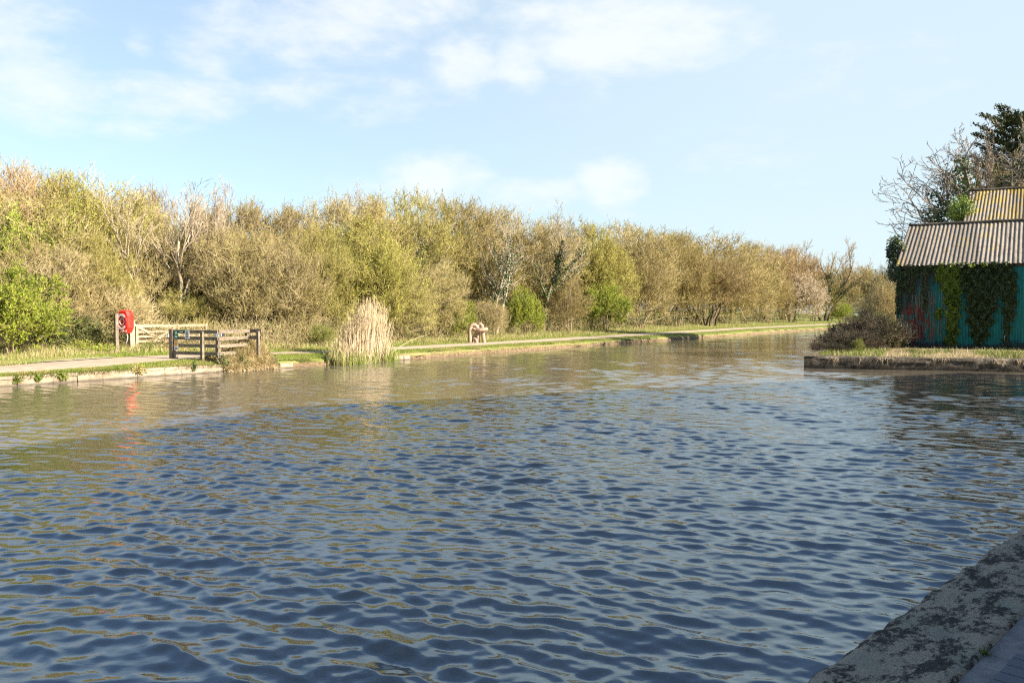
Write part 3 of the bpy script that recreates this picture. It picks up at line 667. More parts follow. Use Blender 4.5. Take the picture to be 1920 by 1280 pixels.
# small weeds growing from the stone wall
def weed(xp, o, hw, hh, mat, name, label, cat='weed', droop=.3, dry=0, z0=None, group='weeds on the left canal wall'):
    P = bank(np.float64(sidx(xp, o)), np.float64(o)); 
    if z0 is not None: P[2] = z0
    sc = P[1] / F; w_, h_ = hw * sc, hh * sc; root = thing(name, P, label, cat, group); n = 90
    d = unit(rng.normal(0, .55, (n, 3)) * [1, 1, .5] + [0, -.15, .7]); L = rng.uniform(.5, 1, (n, 1)) * np.array([[w_, w_, h_]])
    e = P + d * L * 1.25; tw = MB(); tw.prisms(np.repeat(P[None], n, 0) + rng.normal(0, w_ * .25, (n, 3)) * [1, 1, .1], e, .005, .003); part('stems', tw, M['straw' if dry else 'olive_twig'], root)
    lf = MB(); k = 420; ii = rng.integers(0, n, k); t = rng.uniform(.2, 1.1, (k, 1)); q = P + d[ii] * L[ii] * 1.25 * t + rng.normal(0, .02, (k, 3)); lz = rng.uniform(.04, .09, k); lf.leaves(q, unit(rng.normal(0, 1, (k, 3)) + [0, -.3, .6]), rng.normal(0, 1, (k, 3)), lz, lz * .6); part('leaves', lf, mat, root)
weed(30, -.04, 9, 12, M['l_mid'], 'wall_weed', 'small green weed on the stone wall at far left', z0=.08)
weed(70, -.04, 7, 11, M['l_mid'], 'wall_weed', 'small green weed, second along the stone wall from the left', z0=.1)
weed(114, -.04, 13, 14, M['l_mid'], 'wall_weed', 'bushy green weed on the stone wall left of the lifebuoy', z0=.08)
weed(258, .02, 20, 18, M['l_olive'], 'wall_weed', 'brownish spreading weed on the wall below the lifebuoy', dry=1, z0=.1)
weed(362, -.02, 5, 14, M['l_dark'], 'wall_weed', 'single narrow green weed on the wall below the fence', z0=.1)
weed(420, -.02, 14, 26, M['l_dark'], 'wall_weed', 'dark green weed left of the dry grass tussock', z0=.06)
weed(455, -.02, 12, 24, M['l_dark'], 'wall_weed', 'dark green weed in the middle of the dry grass tussock', z0=.06)
weed(514, -.02, 8, 18, M['l_dark'], 'wall_weed', 'small dark weed at the right end of the dry grass tussock', z0=.05)
weed(612, .0, 7, 24, M['l_dark'], 'wall_weed', 'dark weed at the left foot of the reeds', z0=.04)
weed(275, 6.6, 24, 20, M['l_mid'], 'wall_weed', 'leafy weed at the foot of the gate post', group='weeds by the gate')
weed(330, 7.4, 24, 18, M['l_mid'], 'wall_weed', 'leafy weed under the open field gate', group='weeds by the gate')
weed(150, 7.4, 42, 26, M['l_bright'], 'nettle_patch', 'lush bright green nettles left of the lifebuoy post', 'nettles', group='weeds by the gate')
weed(190, 6.9, 34, 20, M['l_bright'], 'nettle_patch', 'bright green nettles at the foot of the lifebuoy post', 'nettles', group='weeds by the gate')
weed(465, 1.6, 34, 30, M['l_olive'], 'wall_weed', 'olive weed patch in front of the far fence section', group='weeds by the gate')

# dry grass tussock
P0 = bank(np.float64(sidx(465, .2)), np.float64(.2)); root = thing('dry_grass_tussock', P0, 'straw-coloured grass tussock hanging over the wall right of the fence', 'grass tussock')
mb = MB(); n = 13000; xp = rng.uniform(410, 508, n); oo = rng.uniform(-.15, 1.3, n); P = bank(np.array([sidx(x, .2) for x in xp]), oo); P[:, 2] = np.maximum(P[:, 2], .1) + rng.uniform(0, .75, n) * np.clip(1.15 - np.abs(xp - 478) / 55, .1, 1) * np.clip(.3 + oo * 1.2, .1, 1)
D = unit(rng.normal(0, .45, (n, 3)) + np.c_[-NM[200][None].repeat(n, 0) * .55, rng.uniform(-.9, .7, n)]); mb.blades(P, D, rng.uniform(.15, .45, n), .009); part('dry_blades', mb, M['straw'], root)
mb = MB(); k = rng.integers(0, n, 3000); mb.blades(P[k] + [0, 0, .06], unit(D[k] + [0, 0, .7]), rng.uniform(.1, .34, 3000), .008); part('green_blades', mb, M['grass'], root)

# reeds
P0 = bank(np.float64(sidx(676, .0)), np.float64(-.1)); P0[2] = 0; root = thing('reed_clump', P0, 'tall clump of pale dry reeds standing at the water edge', 'reeds')
st = MB(); hd = MB(); gb = MB(); n = 1150; ia, ib = sidx(621, 0.), sidx(729, 0.)
u = rng.uniform(0, 1, n); u = np.where(rng.uniform(0, 1, n) < .6, .5 + rng.normal(0, .2, n), u); u = np.clip(u, 0, 1); P = bank(ia + (ib - ia) * u, rng.uniform(-.45, .5, n)); P[:, 2] = -.05
hh = np.interp(u, [0, .12, .3, .5, .62, .75, .88, 1], [.5, .7, 1.8, 2.6, 2.8, 2.4, .9, .6]) * rng.uniform(.42, 1.0, n) ** .7; tg = np.append(TG[int(ia)], 0)
ln = (u - .42) * .30 + rng.normal(.05, .07, n); D = unit(np.array([0, 0, 1]) + tg[None] * ln[:, None] + rng.normal(0, .04, (n, 3))); mid = P + D * hh[:, None] * .6; D2 = unit(D + tg * .05 + rng.normal(0, .05, (n, 3))); e = mid + D2 * hh[:, None] * .4
st.prisms(P, mid, .008, .0065); st.prisms(mid, e, .0065, .003)
k = rng.integers(0, n, 1500); t = rng.uniform(.05, .8, (1500, 1)); q = P[k] + (e - P)[k] * t; st.blades(q, unit(D[k] + rng.normal(0, .16, (1500, 3))), rng.uniform(.18, .5, 1500), .005)
part('dry_stems', st, M['reed'], root); k = rng.uniform(0, 1, n) < .5
for s_ in range(2): hd.leaves(e[k] + rng.normal(0, .02, (k.sum(), 3)), unit(rng.normal(0, 1, (k.sum(), 3)) * [1, 1, .2]), D2[k] + rng.normal(0, .15, (k.sum(), 3)), .2, .022)
part('seed_heads', hd, M['straw'], root)
n = 950; u = rng.uniform(-.03, 1.03, n); P = bank(ia + (ib - ia) * u, rng.uniform(-.6, .4, n)); P[:, 2] = -.03; gb.blades(P, unit(rng.normal(0, .16, (n, 3)) + [0, 0, 1]), rng.uniform(.35, .85, n), .009); part('green_shoots', gb, M['grass'], root)
# one bent reed leaning out to the right
mb = MB(); a = bank(np.float64(sidx(735, .5)), np.float64(.5)); b_ = bank(np.float64(sidx(790, 3.)), np.float64(2.6)); b_[2] += .55; mb.tube(curve_pts(a, b_, np.array([0, 0, .25]), 8), np.linspace(.012, .005, 8), 5)
solo('bent_reed', mb, M['reed'], a, 'single pale reed bent over to the right of the reed clump', 'reed')

# ------------------------------------------------------------------ wood furniture
def wood_mat(name, c1, c2, c3):
    m, T, b = new_mat(name); tc = T.new('ShaderNodeTexCoord').outputs['Object']
    n1 = T.noise(T.mapping(tc, (3, 3, 3)), 2.5, 6, .7); n2 = T.noise(T.mapping(tc, (6, 6, 14)), 7, 5, .7)
    c = T.ramp(n1, [(.3, c1), (.52, c2), (.72, c3)]); c = T.mix(T.math('MULTIPLY', T.smooth(n2, .5, .72), .55), c, c1)
    T.l.new(c, b.inputs['Base Color']); bump(T, b, n2, .4, .01); return m
m_fence = wood_mat('weathered_fence_wood', (.075, .06, .042), (.21, .17, .12), (.34, .285, .215))
m_gate = wood_mat('pale_gate_wood', (.25, .185, .115), (.38, .295, .20), (.48, .39, .285))
m_metal = noise_mat('galvanised_metal', [(.3, (.30, .30, .30)), (.7, (.45, .45, .44))], 30, 3, .5, 0)
Zg = .40
# fence: corner points on the ground
A = gp(325, 673, Zg); Bq = A + np.array([.80, -.60, 0]) * 1.0
A = gp(323, 672.5, Zg); nn_ = unit(np.array([.915, -.405, 0])); tl = unit(np.array([.405, .915, 0]))
def along(P, d, xp):   # distance along d from P so that it lands on pixel column xp
    k = (xp - 960) / F; return (k * P[1] - P[0]) / (d[0] - k * d[1])
L1 = along(A, nn_, 408); Cq = A + nn_ * L1; L2 = along(Cq, tl, 468); Dq = Cq + tl * L2; L3 = along(Dq, nn_, 489); Eq = Dq + nn_ * L3
ph = z_at(617.5, A[1], 323) - Zg
root = thing('wooden_fence', A, 'weathered wooden rail barrier with corner post beside the towpath', 'fence')
def post(P, hgt, sz, nm='post', mat=m_fence, rt=None, ax=(nn_, tl, (0, 0, 1))):
    mb = MB(); mb.box(P + np.array([0, 0, hgt / 2 - .06]), (sz, sz, hgt + .12), ax); mb.box(P + np.array([0, 0, hgt + .012]), (sz, sz, .024), ax, .35); return part(nm, mb, mat, rt or root)
post(A, ph, .14); post(A + nn_ * .12 + tl * .05, ph * .96, .11); pm = A + nn_ * along(A, nn_, 382); post(pm - tl * .08, ph * .93, .10)
pc = Cq + tl * .07 - nn_ * .05; post(pc, ph * .95, .11); post(Dq - nn_ * .06 - tl * .07, ph * .96, .11); post(Eq - tl * .07 - nn_ * .06, ph * .92, .10)
for zc in (.925, .70, .455, .20):
    z = Zg + ph * zc + .01
    mb = MB(); a = A + nn_ * .0 - tl * .09; b_ = Cq - tl * .09 if True else Cq; a = a.copy(); b_ = (Cq + nn_ * .02 - tl * .015).copy(); a = (A + nn_ * .07 - tl * .015).copy(); a[2] = b_[2] = z; mb.beam(a, b_, .035, .115); part('rail', mb, m_fence, root)
    mb = MB(); a = (Cq + nn_ * .03 + tl * .025).copy(); b_ = (Dq + nn_ * .03 - tl * .0).copy(); a[2] = b_[2] = z + .003; mb.beam(a, b_, .035, .115); part('rail', mb, m_fence, root)
    if zc > .5:
        mb = MB(); a = (Dq + nn_ * .055 - tl * .02).copy(); b_ = (Eq + nn_ * .04 - tl * .02).copy(); a[2] = b_[2] = z + .006; mb.beam(a, b_, .035, .13); part('rail', mb, m_fence, root)
# signs on the fence
def flat_mat(name, c, rough=.5): return noise_mat(name, [(.3, tuple(np.array(c) * .85)), (.7, c)], 20, 3, rough, 0)
m_green = flat_mat('sign_green', (.015, .22, .14)); m_dgreen = flat_mat('sign_dark_green', (.01, .09, .06)); m_white = flat_mat('sign_white', (.72, .74, .76)); m_orange = flat_mat('sign_orange', (.70, .36, .05)); m_blk = flat_mat('sign_dark', (.03, .035, .045))
def sign(x0, x1, y0, y1, base, mats, name, label, pieces=(), tdir=nn_, tn=None, group='signs fixed to the fence'):
    tn = -tl if tn is None else tn; s0 = along(base, tdir, x0); s1 = along(base, tdir, x1); mid = base + tdir * (s0 + s1) / 2; z0, z1 = z_at(y1, mid[1]), z_at(y0, mid[1])
    q = mid + tn * .052; q[2] = z0; root = thing(name, q, label, 'sign', group)
    def pl(nm, u0, u1, v0, v1, mat, d):
        mb = MB(); a = base + tdir * (s0 + (s1 - s0) * u0); b_ = base + tdir * (s0 + (s1 - s0) * u1); c = (a + b_) / 2 + tn * (.052 + d * .5); c[2] = z0 + (z1 - z0) * (v0 + v1) / 2
        mb.box(c, (np.linalg.norm(b_ - a), .008 + d, (z1 - z0) * (v1 - v0)), (tdir, tn, (0, 0, 1))); part(nm, mb, mat, root)
    pl('board', 0, 1, 0, 1, mats, 0)
    for (nm, u0, u1, v0, v1, mt) in pieces: pl(nm, u0, u1, v0, v1, mt, .006)
sign(328.5, 335.5, 620.5, 635, A, m_green, 'waymarker_sign', 'green rectangular sign with white arrow at the left of the fence', [('arrow', .42, .58, .55, .8, m_white), ('arrow', .3, .7, .8, .9, m_white), ('lettering', .25, .75, .2, .4, m_white)])
sign(328.5, 335.5, 635.5, 656, A, m_white, 'waymarker_sign', 'pale notice with orange disc below the green sign', [('disc', .1, .9, .38, .72, m_orange), ('lettering', .2, .8, .1, .2, m_blk), ('heading', .05, .95, .78, .98, m_orange)])
sign(337, 346.5, 618.5, 625, A, m_dgreen, 'notice_plate', 'small dark green plate on the top rail', [('lettering', .2, .75, .35, .6, m_white)])
sign(349, 356.5, 619, 635, A, m_white, 'paper_notice', 'white paper notice hanging on the upper rails', [('lettering', .2, .8, .72, .82, m_blk), ('lettering', .2, .8, .52, .6, m_blk), ('lettering', .2, .8, .36, .42, m_blk), ('lettering', .25, .75, .16, .24, m_blk)])
sign(404, 409, 625, 632, A, m_white, 'white_plaque', 'small white plaque on the corner of the fence', [('lettering', .2, .8, .4, .6, m_metal)])
sign(411.5, 419, 625, 630, Cq, m_blk, 'dark_plaque', 'small dark plaque with white edge on the sunlit fence rails', [('edge', 0, .12, 0, 1, m_white)], tl, nn_)
sign(317, 319.3, 625, 632, A, m_white, 'marker_disc', 'tiny white marker on the left corner post', [], nn_, -tl * 1.5)

# five-bar gate standing open along the hedge
ZG = .50; G0 = at(253, 7.6); gd = unit(np.array([.57, .82, 0])); gn = unit(np.array([.82, -.57, 0])); GL = along(G0, gd, 388); gh = z_at(608, G0[1], 253) - G0[2]
root = thing('field_gate', G0, 'pale wooden five-bar field gate standing open beside the hedge', 'gate')
def G(t, z): q = G0 + gd * t * GL; q[2] = G0[2] + z * gh; return q
mb = MB(); mb.box(G(.02, .5), (.10, .09, gh), (gd, gn, (0, 0, 1))); part('hanging_stile', mb, m_gate, root)
mb = MB(); mb.box(G(.985, .52), (.08, .08, gh * .98), (gd, gn, (0, 0, 1))); part('end_stile', mb, m_gate, root)
for z, th in ((.93, .11), (.70, .085), (.51, .085), (.33, .085), (.13, .085)):
    mb = MB(); mb.beam(G(.03, z), G(.98, z), .05, th); part('bar', mb, m_gate, root)
mb = MB(); mb.beam(G(.03, .90) + gn * .045, G(.52, .10) + gn * .045, .03, .09); part('brace', mb, m_gate, root)
mb = MB(); mb.beam(G(.55, .90) + gn * .045, G(.22, .30) + gn * .045, .025, .075); part('brace', mb, m_gate, root)
mb = MB(); mb.beam(G(.55, .62) + gn * .045, G(.97, .14) + gn * .045, .025, .075); part('brace', mb, m_gate, root)
q = at(246, 7.45); root2 = thing('gate_post', q, 'stout sawn timber gate post right behind the red lifebuoy case', 'post')
mb = MB(); hgt = z_at(601, q[1], 246) - q[2]; mb.box(q + np.array([0, 0, hgt / 2 - .1]), (.20, .20, hgt + .2), (gd, gn, (0, 0, 1))); mb.box(q + np.array([0, 0, hgt + .012]), (.2, .2, .024), (gd, gn, (0, 0, 1)), .3); part('post', mb, m_gate, root2)
mb = MB(); mb.box(q + gd * .13 + np.array([0, 0, hgt * .85]), (.10, .05, .09), (gd, gn, (0, 0, 1))); part('hinge', mb, m_metal, root2)

# lifebuoy in red housing on a post
q = gp(218, 664, .42); q = at(218, off_of(q[:2])[0]); px_m = q[1] / F
m_red = noise_mat('red_plastic', [(.3, (.62, .025, .015)), (.7, (.72, .04, .025))], 5, 3, .35, 0); m_dred = flat_mat('dark_red_plastic', (.36, .012, .012))
m_buoy = flat_mat('white_lettering', (.75, .66, .62))
root = thing('lifebuoy_housing', q, 'red lifebuoy in its red case on a wooden post by the path', 'lifebuoy')
mb = MB(); hgt = z_at(588, q[1]) - q[2]; mb.box(q + np.array([0, 0, hgt / 2 - .1]), (.12, .12, hgt + .2), (gd, gn, (0, 0, 1))); part('post', mb, m_fence, root)
fd = unit(np.array([-.30, -.95, 0])); sd_ = unit(np.array([.95, -.30, 0]))        # facing, sideways
cz = z_at(603, q[1]); cc = q + sd_ * .13 - fd * .30; cc[2] = cz; hw_, hh_ = .29, .455
def ring_poly(k, w_, h_, ch=.42): 
    P = [(-1, -1 + ch * 1.1), (-1 + ch * .9, -1), (1 - ch * .9, -1), (1, -1 + ch * 1.1), (1, 1 - ch * 1.1), (1 - ch * .9, 1), (-1 + ch * .9, 1), (-1, 1 - ch * 1.1)]
    return np.array([[a * w_, b * h_] for a, b in P])
def loft(mb, secs):
    V = []
    for (d, w_, h_) in secs:
        for a, b in ring_poly(0, w_, h_): V.append(cc + sd_ * a + np.array([0, 0, b]) + fd * d)
    n = len(secs); i = np.arange(n - 1)[:, None] * 8; j = np.arange(8)[None]; k = (j + 1) % 8
    mb.add(V, [np.stack([i + j, i + k, i + 8 + k, i + 8 + j], -1).reshape(-1, 4), np.arange(8)[None, ::-1], (np.arange(8) + (n - 1) * 8)[None]])
mb = MB(); loft(mb, [(-.22, hw_ * .8, hh_ * .84), (-.17, hw_ * .97, hh_ * .97), (.02, hw_, hh_), (.12, hw_ * .84, hh_ * .88)]); part('case', mb, m_red, root)
mb = MB(); a = np.linspace(0, 2 * math.pi, 33); mb.tube(cc + fd * .125 + np.cos(a)[:, None] * sd_ * .19 + np.sin(a)[:, None] * np.array([0, 0, .27]), .05, 8, False); bu = part('lifebuoy', mb, m_dred, root, True)
def arc(a0, a1, rr, th):
    mb = MB(); a = np.linspace(R(a0), R(a1), 14); P = cc + fd * .165 + np.cos(a)[:, None] * sd_ * rr * .72 + np.sin(a)[:, None] * np.array([0, 0, rr]); Q = P + fd * .014
    up_ = np.cos(a)[:, None] * sd_ * th * .8 + np.sin(a)[:, None] * np.array([0, 0, th]); V = np.stack([P - up_, P + up_, Q + up_, Q - up_], 1).reshape(-1, 3)
    i = np.arange(13)[:, None] * 4; j = np.arange(4)[None]; k = (j + 1) % 4; mb.add(V, [np.stack([i + j, i + k, i + 4 + k, i + 4 + j], -1).reshape(-1, 4), np.array([[0, 3, 2, 1]]), np.array([[52, 53, 54, 55]])]); return mb
subpart('white_band', arc(40, 140, .27, .045), m_buoy, bu); subpart('white_band', arc(220, 320, .27, .045), m_buoy, bu)
mb = MB(); a = np.linspace(0, 2 * math.pi, 25); mb.tube(cc + fd * .14 + np.cos(a)[:, None] * sd_ * .11 + np.sin(a)[:, None] * np.array([0, 0, .125]), .022, 6, False); part('hub_ring', mb, m_buoy, root, True)
mb = MB()
for dx in (-.09, .03, .15):
    a = np.linspace(0, 2 * math.pi, 13); mb.tube(cc + fd * .125 + sd_ * (dx + np.cos(a)[:, None] * .035) + np.array([0, 0, -.37]) + np.sin(a)[:, None] * np.array([0, 0, .035]), .009, 5, False)
part('embossed_lettering', mb, m_buoy, root)
mb = MB(); mb.tube(curve_pts(cc + sd_ * .1 - np.array([0, 0, .46]), cc + sd_ * .04 - np.array([0, 0, .85]), sd_ * .12, 8), .012, 5); part('rope', mb, m_white, root)

# knot sculpture
q = gp(895, 642, .42); oq = off_of(q[:2])[0]; sc = q[1] / F; q = at(895, oq); 
m_carv = noise_mat('carved_wood', [(.3, (.24, .155, .095)), (.5, (.35, .25, .175)), (.7, (.45, .35, .26))], 7, 6, .75, .35, 18, .01, (1, 1, .35))
sr = unit(np.array([1, .1, 0])); sb = np.array([-.1, 1, 0]) / 1.005
def K(x, y, d=0.): return q + sr * (x - 895) * sc + sb * d + np.array([0, 0, (642 - y) * sc])
def spl(pts, n=40):
    P = np.array(pts); t = np.linspace(0, len(P) - 1, n); i = np.clip(t.astype(int), 0, len(P) - 2); f_ = (t - i)[:, None]
    Pm = np.vstack([2 * P[0] - P[1], P, 2 * P[-1] - P[-2]]); p0, p1, p2, p3 = Pm[i], Pm[i + 1], Pm[i + 2], Pm[i + 3]
    return .5 * (2 * p1 + (p2 - p0) * f_ + (2 * p0 - 5 * p1 + 4 * p2 - p3) * f_ ** 2 + (3 * p1 - p0 - 3 * p2 + p3) * f_ ** 3)
mb = MB(); r0 = 3.7 * sc
mb.tube(spl([K(881.5, 644), K(881, 630), K(881, 617), K(884.5, 609), K(890, 608), K(895, 613, .02), K(896, 620, .12), K(892, 626, .2), K(888, 634, .22), K(887, 644, .22)]), r0, 12)
mb.tube(spl([K(887.5, 616, -.02), K(893, 618, -.10), K(900, 617.5, -.20), K(908, 616.5, -.18), K(913.5, 615.5, -.12)]), np.r_[np.full(36, r0), np.linspace(r0, r0 * .92, 4)], 12)
mb.tube(spl([K(896.5, 644, .12), K(896.5, 634, .12), K(896, 624, .12), K(896, 614, .2), K(899, 607.5, .24), K(903.5, 609, .18), K(905, 617, .06), K(906, 630, .0), K(907.5, 640, -.02), K(908, 644, -.02)], 50), r0 * .95, 12)
mb.tube(spl([K(889, 634.5, .0), K(892, 636, -.1), K(893, 640, -.13), K(893, 645, -.14)]), r0 * .9, 12)
solo('knot_sculpture', mb, m_carv, q, 'carved wooden sculpture of thick looped rope-like arms on the grass beside the path', 'sculpture', True)

# ------------------------------------------------------------------ right-hand wharf with the corrugated sheds
Zp = .44
q0 = gp(1507, 690, 0); pe = unit(np.array([.953, -.303, 0])); pbk = unit(np.array([.50, .866, 0]))
mb = MB()
pl = [q0, q0 + pe * 60, q0 + pe * 60 + pbk * 260, q0 + pbk * 260]
# inner land of the wharf as a gentle grid
U, Vv = np.meshgrid(np.r_[.25, .5, 1, 2, 4, 8, 16, 40, 60], np.r_[.3, .6, 1, 1.6, 2.5, 4, 7, 12, 25, 60, 150, 260], indexing='ij')
V = q0 + U[..., None] * pe + Vv[..., None] * pbk; V[..., 2] = Zp - .03 + .16 * np.clip((Vv - .5) / 4, 0, 1) + rng.normal(0, .015, U.shape)
mb.grid(V.reshape(-1, 3), *U.shape)
m_wland = noise_mat('wharf_ground', [(.3, (.06, .06, .02)), (.5, (.16, .13, .06)), (.7, (.28, .22, .12))], 3, 6, .95, .5)
struct('wharf_ground', mb, m_wland, True)
def conc_mat():
    m, T, b = new_mat('old_concrete'); p = pos(T); n1 = T.noise(p, 2.5, 6, .7); n2 = T.noise(p, 12, 6, .7)
    c = T.ramp(n1, [(.34, (.035, .03, .022)), (.54, (.10, .082, .06)), (.72, (.28, .245, .20))])
    c = T.mix(T.math('MULTIPLY', T.smooth(n2, .5, .7), .5), c, (.09, .08, .05))
    sp = T.new('ShaderNodeSeparateXYZ'); T.l.new(p, sp.inputs[0]); c = T.mix(T.math('MULTIPLY', T.smooth(T.math('ADD', sp.outputs[2], T.math('MULTIPLY', n2, .12)), .26, .12), .92), c, (.022, .019, .015))
    T.l.new(c, b.inputs['Base Color']); bump(T, b, n2, .8, .03); return m
m_conc = conc_mat()
mb = MB(); nu = 160; uu = np.linspace(0, 60, 600); rows = []
for (d, z) in ((.0, -1.2), (.0, .0), (.015, .14), (.0, .27), (.01, .36), (.04, .425), (.10, .44), (.25, .445), (.42, .44), (.44, .3)):
    rows.append(q0 + uu[:, None] * pe + pbk * d + np.array([0, 0, z]) + (np.apply_along_axis(lambda q: np.convolve(q, np.ones(5) / 2.2, 'same'), 0, rng.normal(0, .012, (600, 3))) * (1 if z > .1 else 0)))
V = np.stack(rows, 1); mb.grid(V.reshape(-1, 3), 600, len(rows))
vv = np.linspace(0, 200, 900); rows = []
for (d, z) in ((.0, -1.2), (.0, .0), (.015, .2), (.0, .36), (.04, .425), (.12, .44), (.42, .44)):
    rows.append(q0 + vv[:, None] * pbk + pe * d + np.array([0, 0, z]) + (rng.normal(0, .012, (900, 3)) * (1 if z > .1 else 0)))
V = np.stack(rows[::-1], 1); mb.grid(V.reshape(-1, 3), 900, len(rows))
qb = q0.copy(); solo('concrete_wharf_wall', mb, m_conc, qb, 'dark stained concrete edge wall of the wharf below the green shed', 'wall')

# shed geometry
S0 = gp(1680, 655.5, .46); S1 = gp(1920, 660, .46); e_ = unit(S1 - S0); e_[2] = 0; e_ = unit(e_); bk = np.array([-e_[1], e_[0], 0]); SL = 15.0; SD = 5.6
eave = z_at(497, S0[1]) ; 
def sp_(u, v, z): return S0 + e_ * u + bk * v + np.array([0, 0, z - S0[2]])
def wall_mat():
    m, T, b = new_mat('green_corrugated_wall'); tc = T.new('ShaderNodeTexCoord').outputs['Object']; sp = T.new('ShaderNodeSeparateXYZ')
    rot = T.mapping(tc, (1, 1, 1), (0, 0, -math.atan2(e_[1], e_[0]))); T.l.new(rot, sp.inputs[0]); u, z = sp.outputs[0], sp.outputs[2]
    vs = T.mapping(rot, (9, 1, .7)); n1 = T.noise(vs, 1.3, 6, .65); n2 = T.noise(rot, 6, 6, .7); n3 = T.noise(T.mapping(rot, (4, 1, 1.3)), 1.2, 5, .7)
    c = T.ramp(n1, [(.3, (.012, .125, .115)), (.55, (.021, .205, .18)), (.75, (.05, .26, .22))])
    c = T.mix(T.math('MULTIPLY', T.smooth(n2, .58, .74), .4), c, (.06, .10, .10))
    # rust-red paint patches low on the left
    box_ = T.math('MULTIPLY', T.math('MULTIPLY', T.smooth(u, .1, .35), T.smooth(u, 1.55, 1.2)), T.math('MULTIPLY', T.smooth(z, .15, .5), T.smooth(z, 2.7, 1.4)))
    red = T.math('MULTIPLY', T.smooth(n3, .46, .52), box_)
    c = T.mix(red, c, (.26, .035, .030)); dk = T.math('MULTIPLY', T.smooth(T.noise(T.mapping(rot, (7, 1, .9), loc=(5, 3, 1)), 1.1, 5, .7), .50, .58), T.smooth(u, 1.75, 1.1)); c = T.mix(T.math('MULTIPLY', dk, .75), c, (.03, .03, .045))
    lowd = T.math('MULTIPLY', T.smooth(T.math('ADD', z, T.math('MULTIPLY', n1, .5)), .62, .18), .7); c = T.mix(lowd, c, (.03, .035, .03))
    T.l.new(c, b.inputs['Base Color']); b.inputs['Roughness'].default_value = .6; bump(T, b, n2, .15, .01); return m
def roof_mat(name, lich):
    m, T, b = new_mat(name); p = pos(T); n1 = T.noise(p, 1.1, 6, .7); n2 = T.noise(p, 5, 6, .75); n3 = T.noise(p, 22, 4, .7)
    c = T.ramp(n3, [(.3, (.16, .14, .112)), (.55, (.24, .212, .172)), (.75, (.31, .275, .225))])
    c = T.mix(T.math('MULTIPLY', T.smooth(n2, .48, .66), .75), c, (.15, .10, .065))
    f_ = T.math('MULTIPLY', T.smooth(T.math('ADD', n1, T.math('MULTIPLY', n2, .35)), .78 - lich, .98 - lich), .9); c = T.mix(f_, c, (.34, .235, .05)); c = T.mix(T.math('MULTIPLY', T.smooth(n3, .5, .65), f_), c, (.16, .15, .035))
    rt_ = T.mapping(p, (1, 1, 1), (0, 0, -math.atan2(e_[1], e_[0]))); s3 = T.new('ShaderNodeSeparateXYZ'); T.l.new(rt_, s3.inputs[0])
    wn = T.new('ShaderNodeTexWhiteNoise', noise_dimensions='1D'); T.put(wn.inputs['W'], T.math('FLOOR', T.math('DIVIDE', s3.outputs[0], .98)))
    hs = T.new('ShaderNodeHueSaturation'); T.l.new(c, hs.inputs['Color']); T.put(hs.inputs['Value'], T.math('MULTIPLY_ADD', wn.outputs['Value'], .38, .78)); c = hs.outputs[0]
    stk = T.smooth(T.noise(T.mapping(rt_, (9, 1, .8)), 1.0, 5, .7), .54, .66); c = T.mix(T.math('MULTIPLY', stk, .55), c, (.10, .07, .05))
    T.l.new(c, b.inputs['Base Color']); bump(T, b, n3, .4, .01); return m
def corr(mb, p00, du, Lu, dv_, Lv, amp, pitch, nrm, shear=0., nv=3, trap=False):
    nu = int(Lu / pitch * 8) + 1; u = np.linspace(0, Lu, nu); v = np.linspace(0, 1, nv); UU, VV = np.meshgrid(u, v, indexing='ij')
    ph = UU / pitch * 2 * math.pi; wv = np.clip(np.sin(ph) * 1.6, -1, 1) if trap else np.sin(ph)
    V = p00 + (UU + shear * VV * (1 - UU / Lu))[..., None] * du + (VV * Lv)[..., None] * dv_ + (wv * amp)[..., None] * nrm
    V = V + np.array([0, 0, 1.]) * (rng.normal(0, .004, UU.shape))[..., None]
    mb.grid(V.reshape(-1, 3), nu, nv)
m_wall = wall_mat(); m_roof = roof_mat('corrugated_roof', .06); m_roof2 = roof_mat('lichen_roof', .20)
root = thing('corrugated_shed', S0, 'old green corrugated iron shed with grey roof and ivy on its wall', 'shed'); ud = np.array([0, 0, 1.])
Hs = eave - .46
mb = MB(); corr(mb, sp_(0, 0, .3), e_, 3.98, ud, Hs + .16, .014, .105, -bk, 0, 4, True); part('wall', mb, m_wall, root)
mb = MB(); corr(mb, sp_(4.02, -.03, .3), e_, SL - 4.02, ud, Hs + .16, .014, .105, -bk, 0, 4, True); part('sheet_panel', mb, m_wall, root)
ridge = z_at(424, S0[1] + 2.45, 1708)
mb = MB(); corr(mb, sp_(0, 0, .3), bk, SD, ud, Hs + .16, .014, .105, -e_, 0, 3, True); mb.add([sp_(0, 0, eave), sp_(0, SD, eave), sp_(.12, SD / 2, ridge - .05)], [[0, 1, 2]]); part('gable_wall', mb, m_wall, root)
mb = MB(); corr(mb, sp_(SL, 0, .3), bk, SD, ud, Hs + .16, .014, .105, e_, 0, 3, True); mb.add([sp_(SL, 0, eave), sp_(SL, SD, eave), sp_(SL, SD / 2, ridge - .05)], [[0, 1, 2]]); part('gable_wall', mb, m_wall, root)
mb = MB(); mb.beam(sp_(0, SD, 2.2), sp_(SL, SD, 2.2), .06, 4.0); part('back_wall', mb, m_wall, root)
mb = MB(); pa = sp_(-.06, -.16, eave - .05); pb = sp_(-.06, SD / 2, ridge); sv = pb - pa; corr(mb, pa, e_, SL + .2, unit(sv), np.linalg.norm(sv), .015, .163, unit(np.cross(e_, sv)), .42, 6); rf = part('roof', mb, m_roof, root, True)
mb = MB(); pa2 = sp_(-.06, SD + .16, eave - .05); sv2 = sp_(-.06, SD / 2, ridge) - pa2; corr(mb, pa2, e_, SL + .2, unit(sv2), np.linalg.norm(sv2), .015, .163, unit(np.cross(sv2, e_)), .42, 4); part('roof', mb, m_roof, root, True)
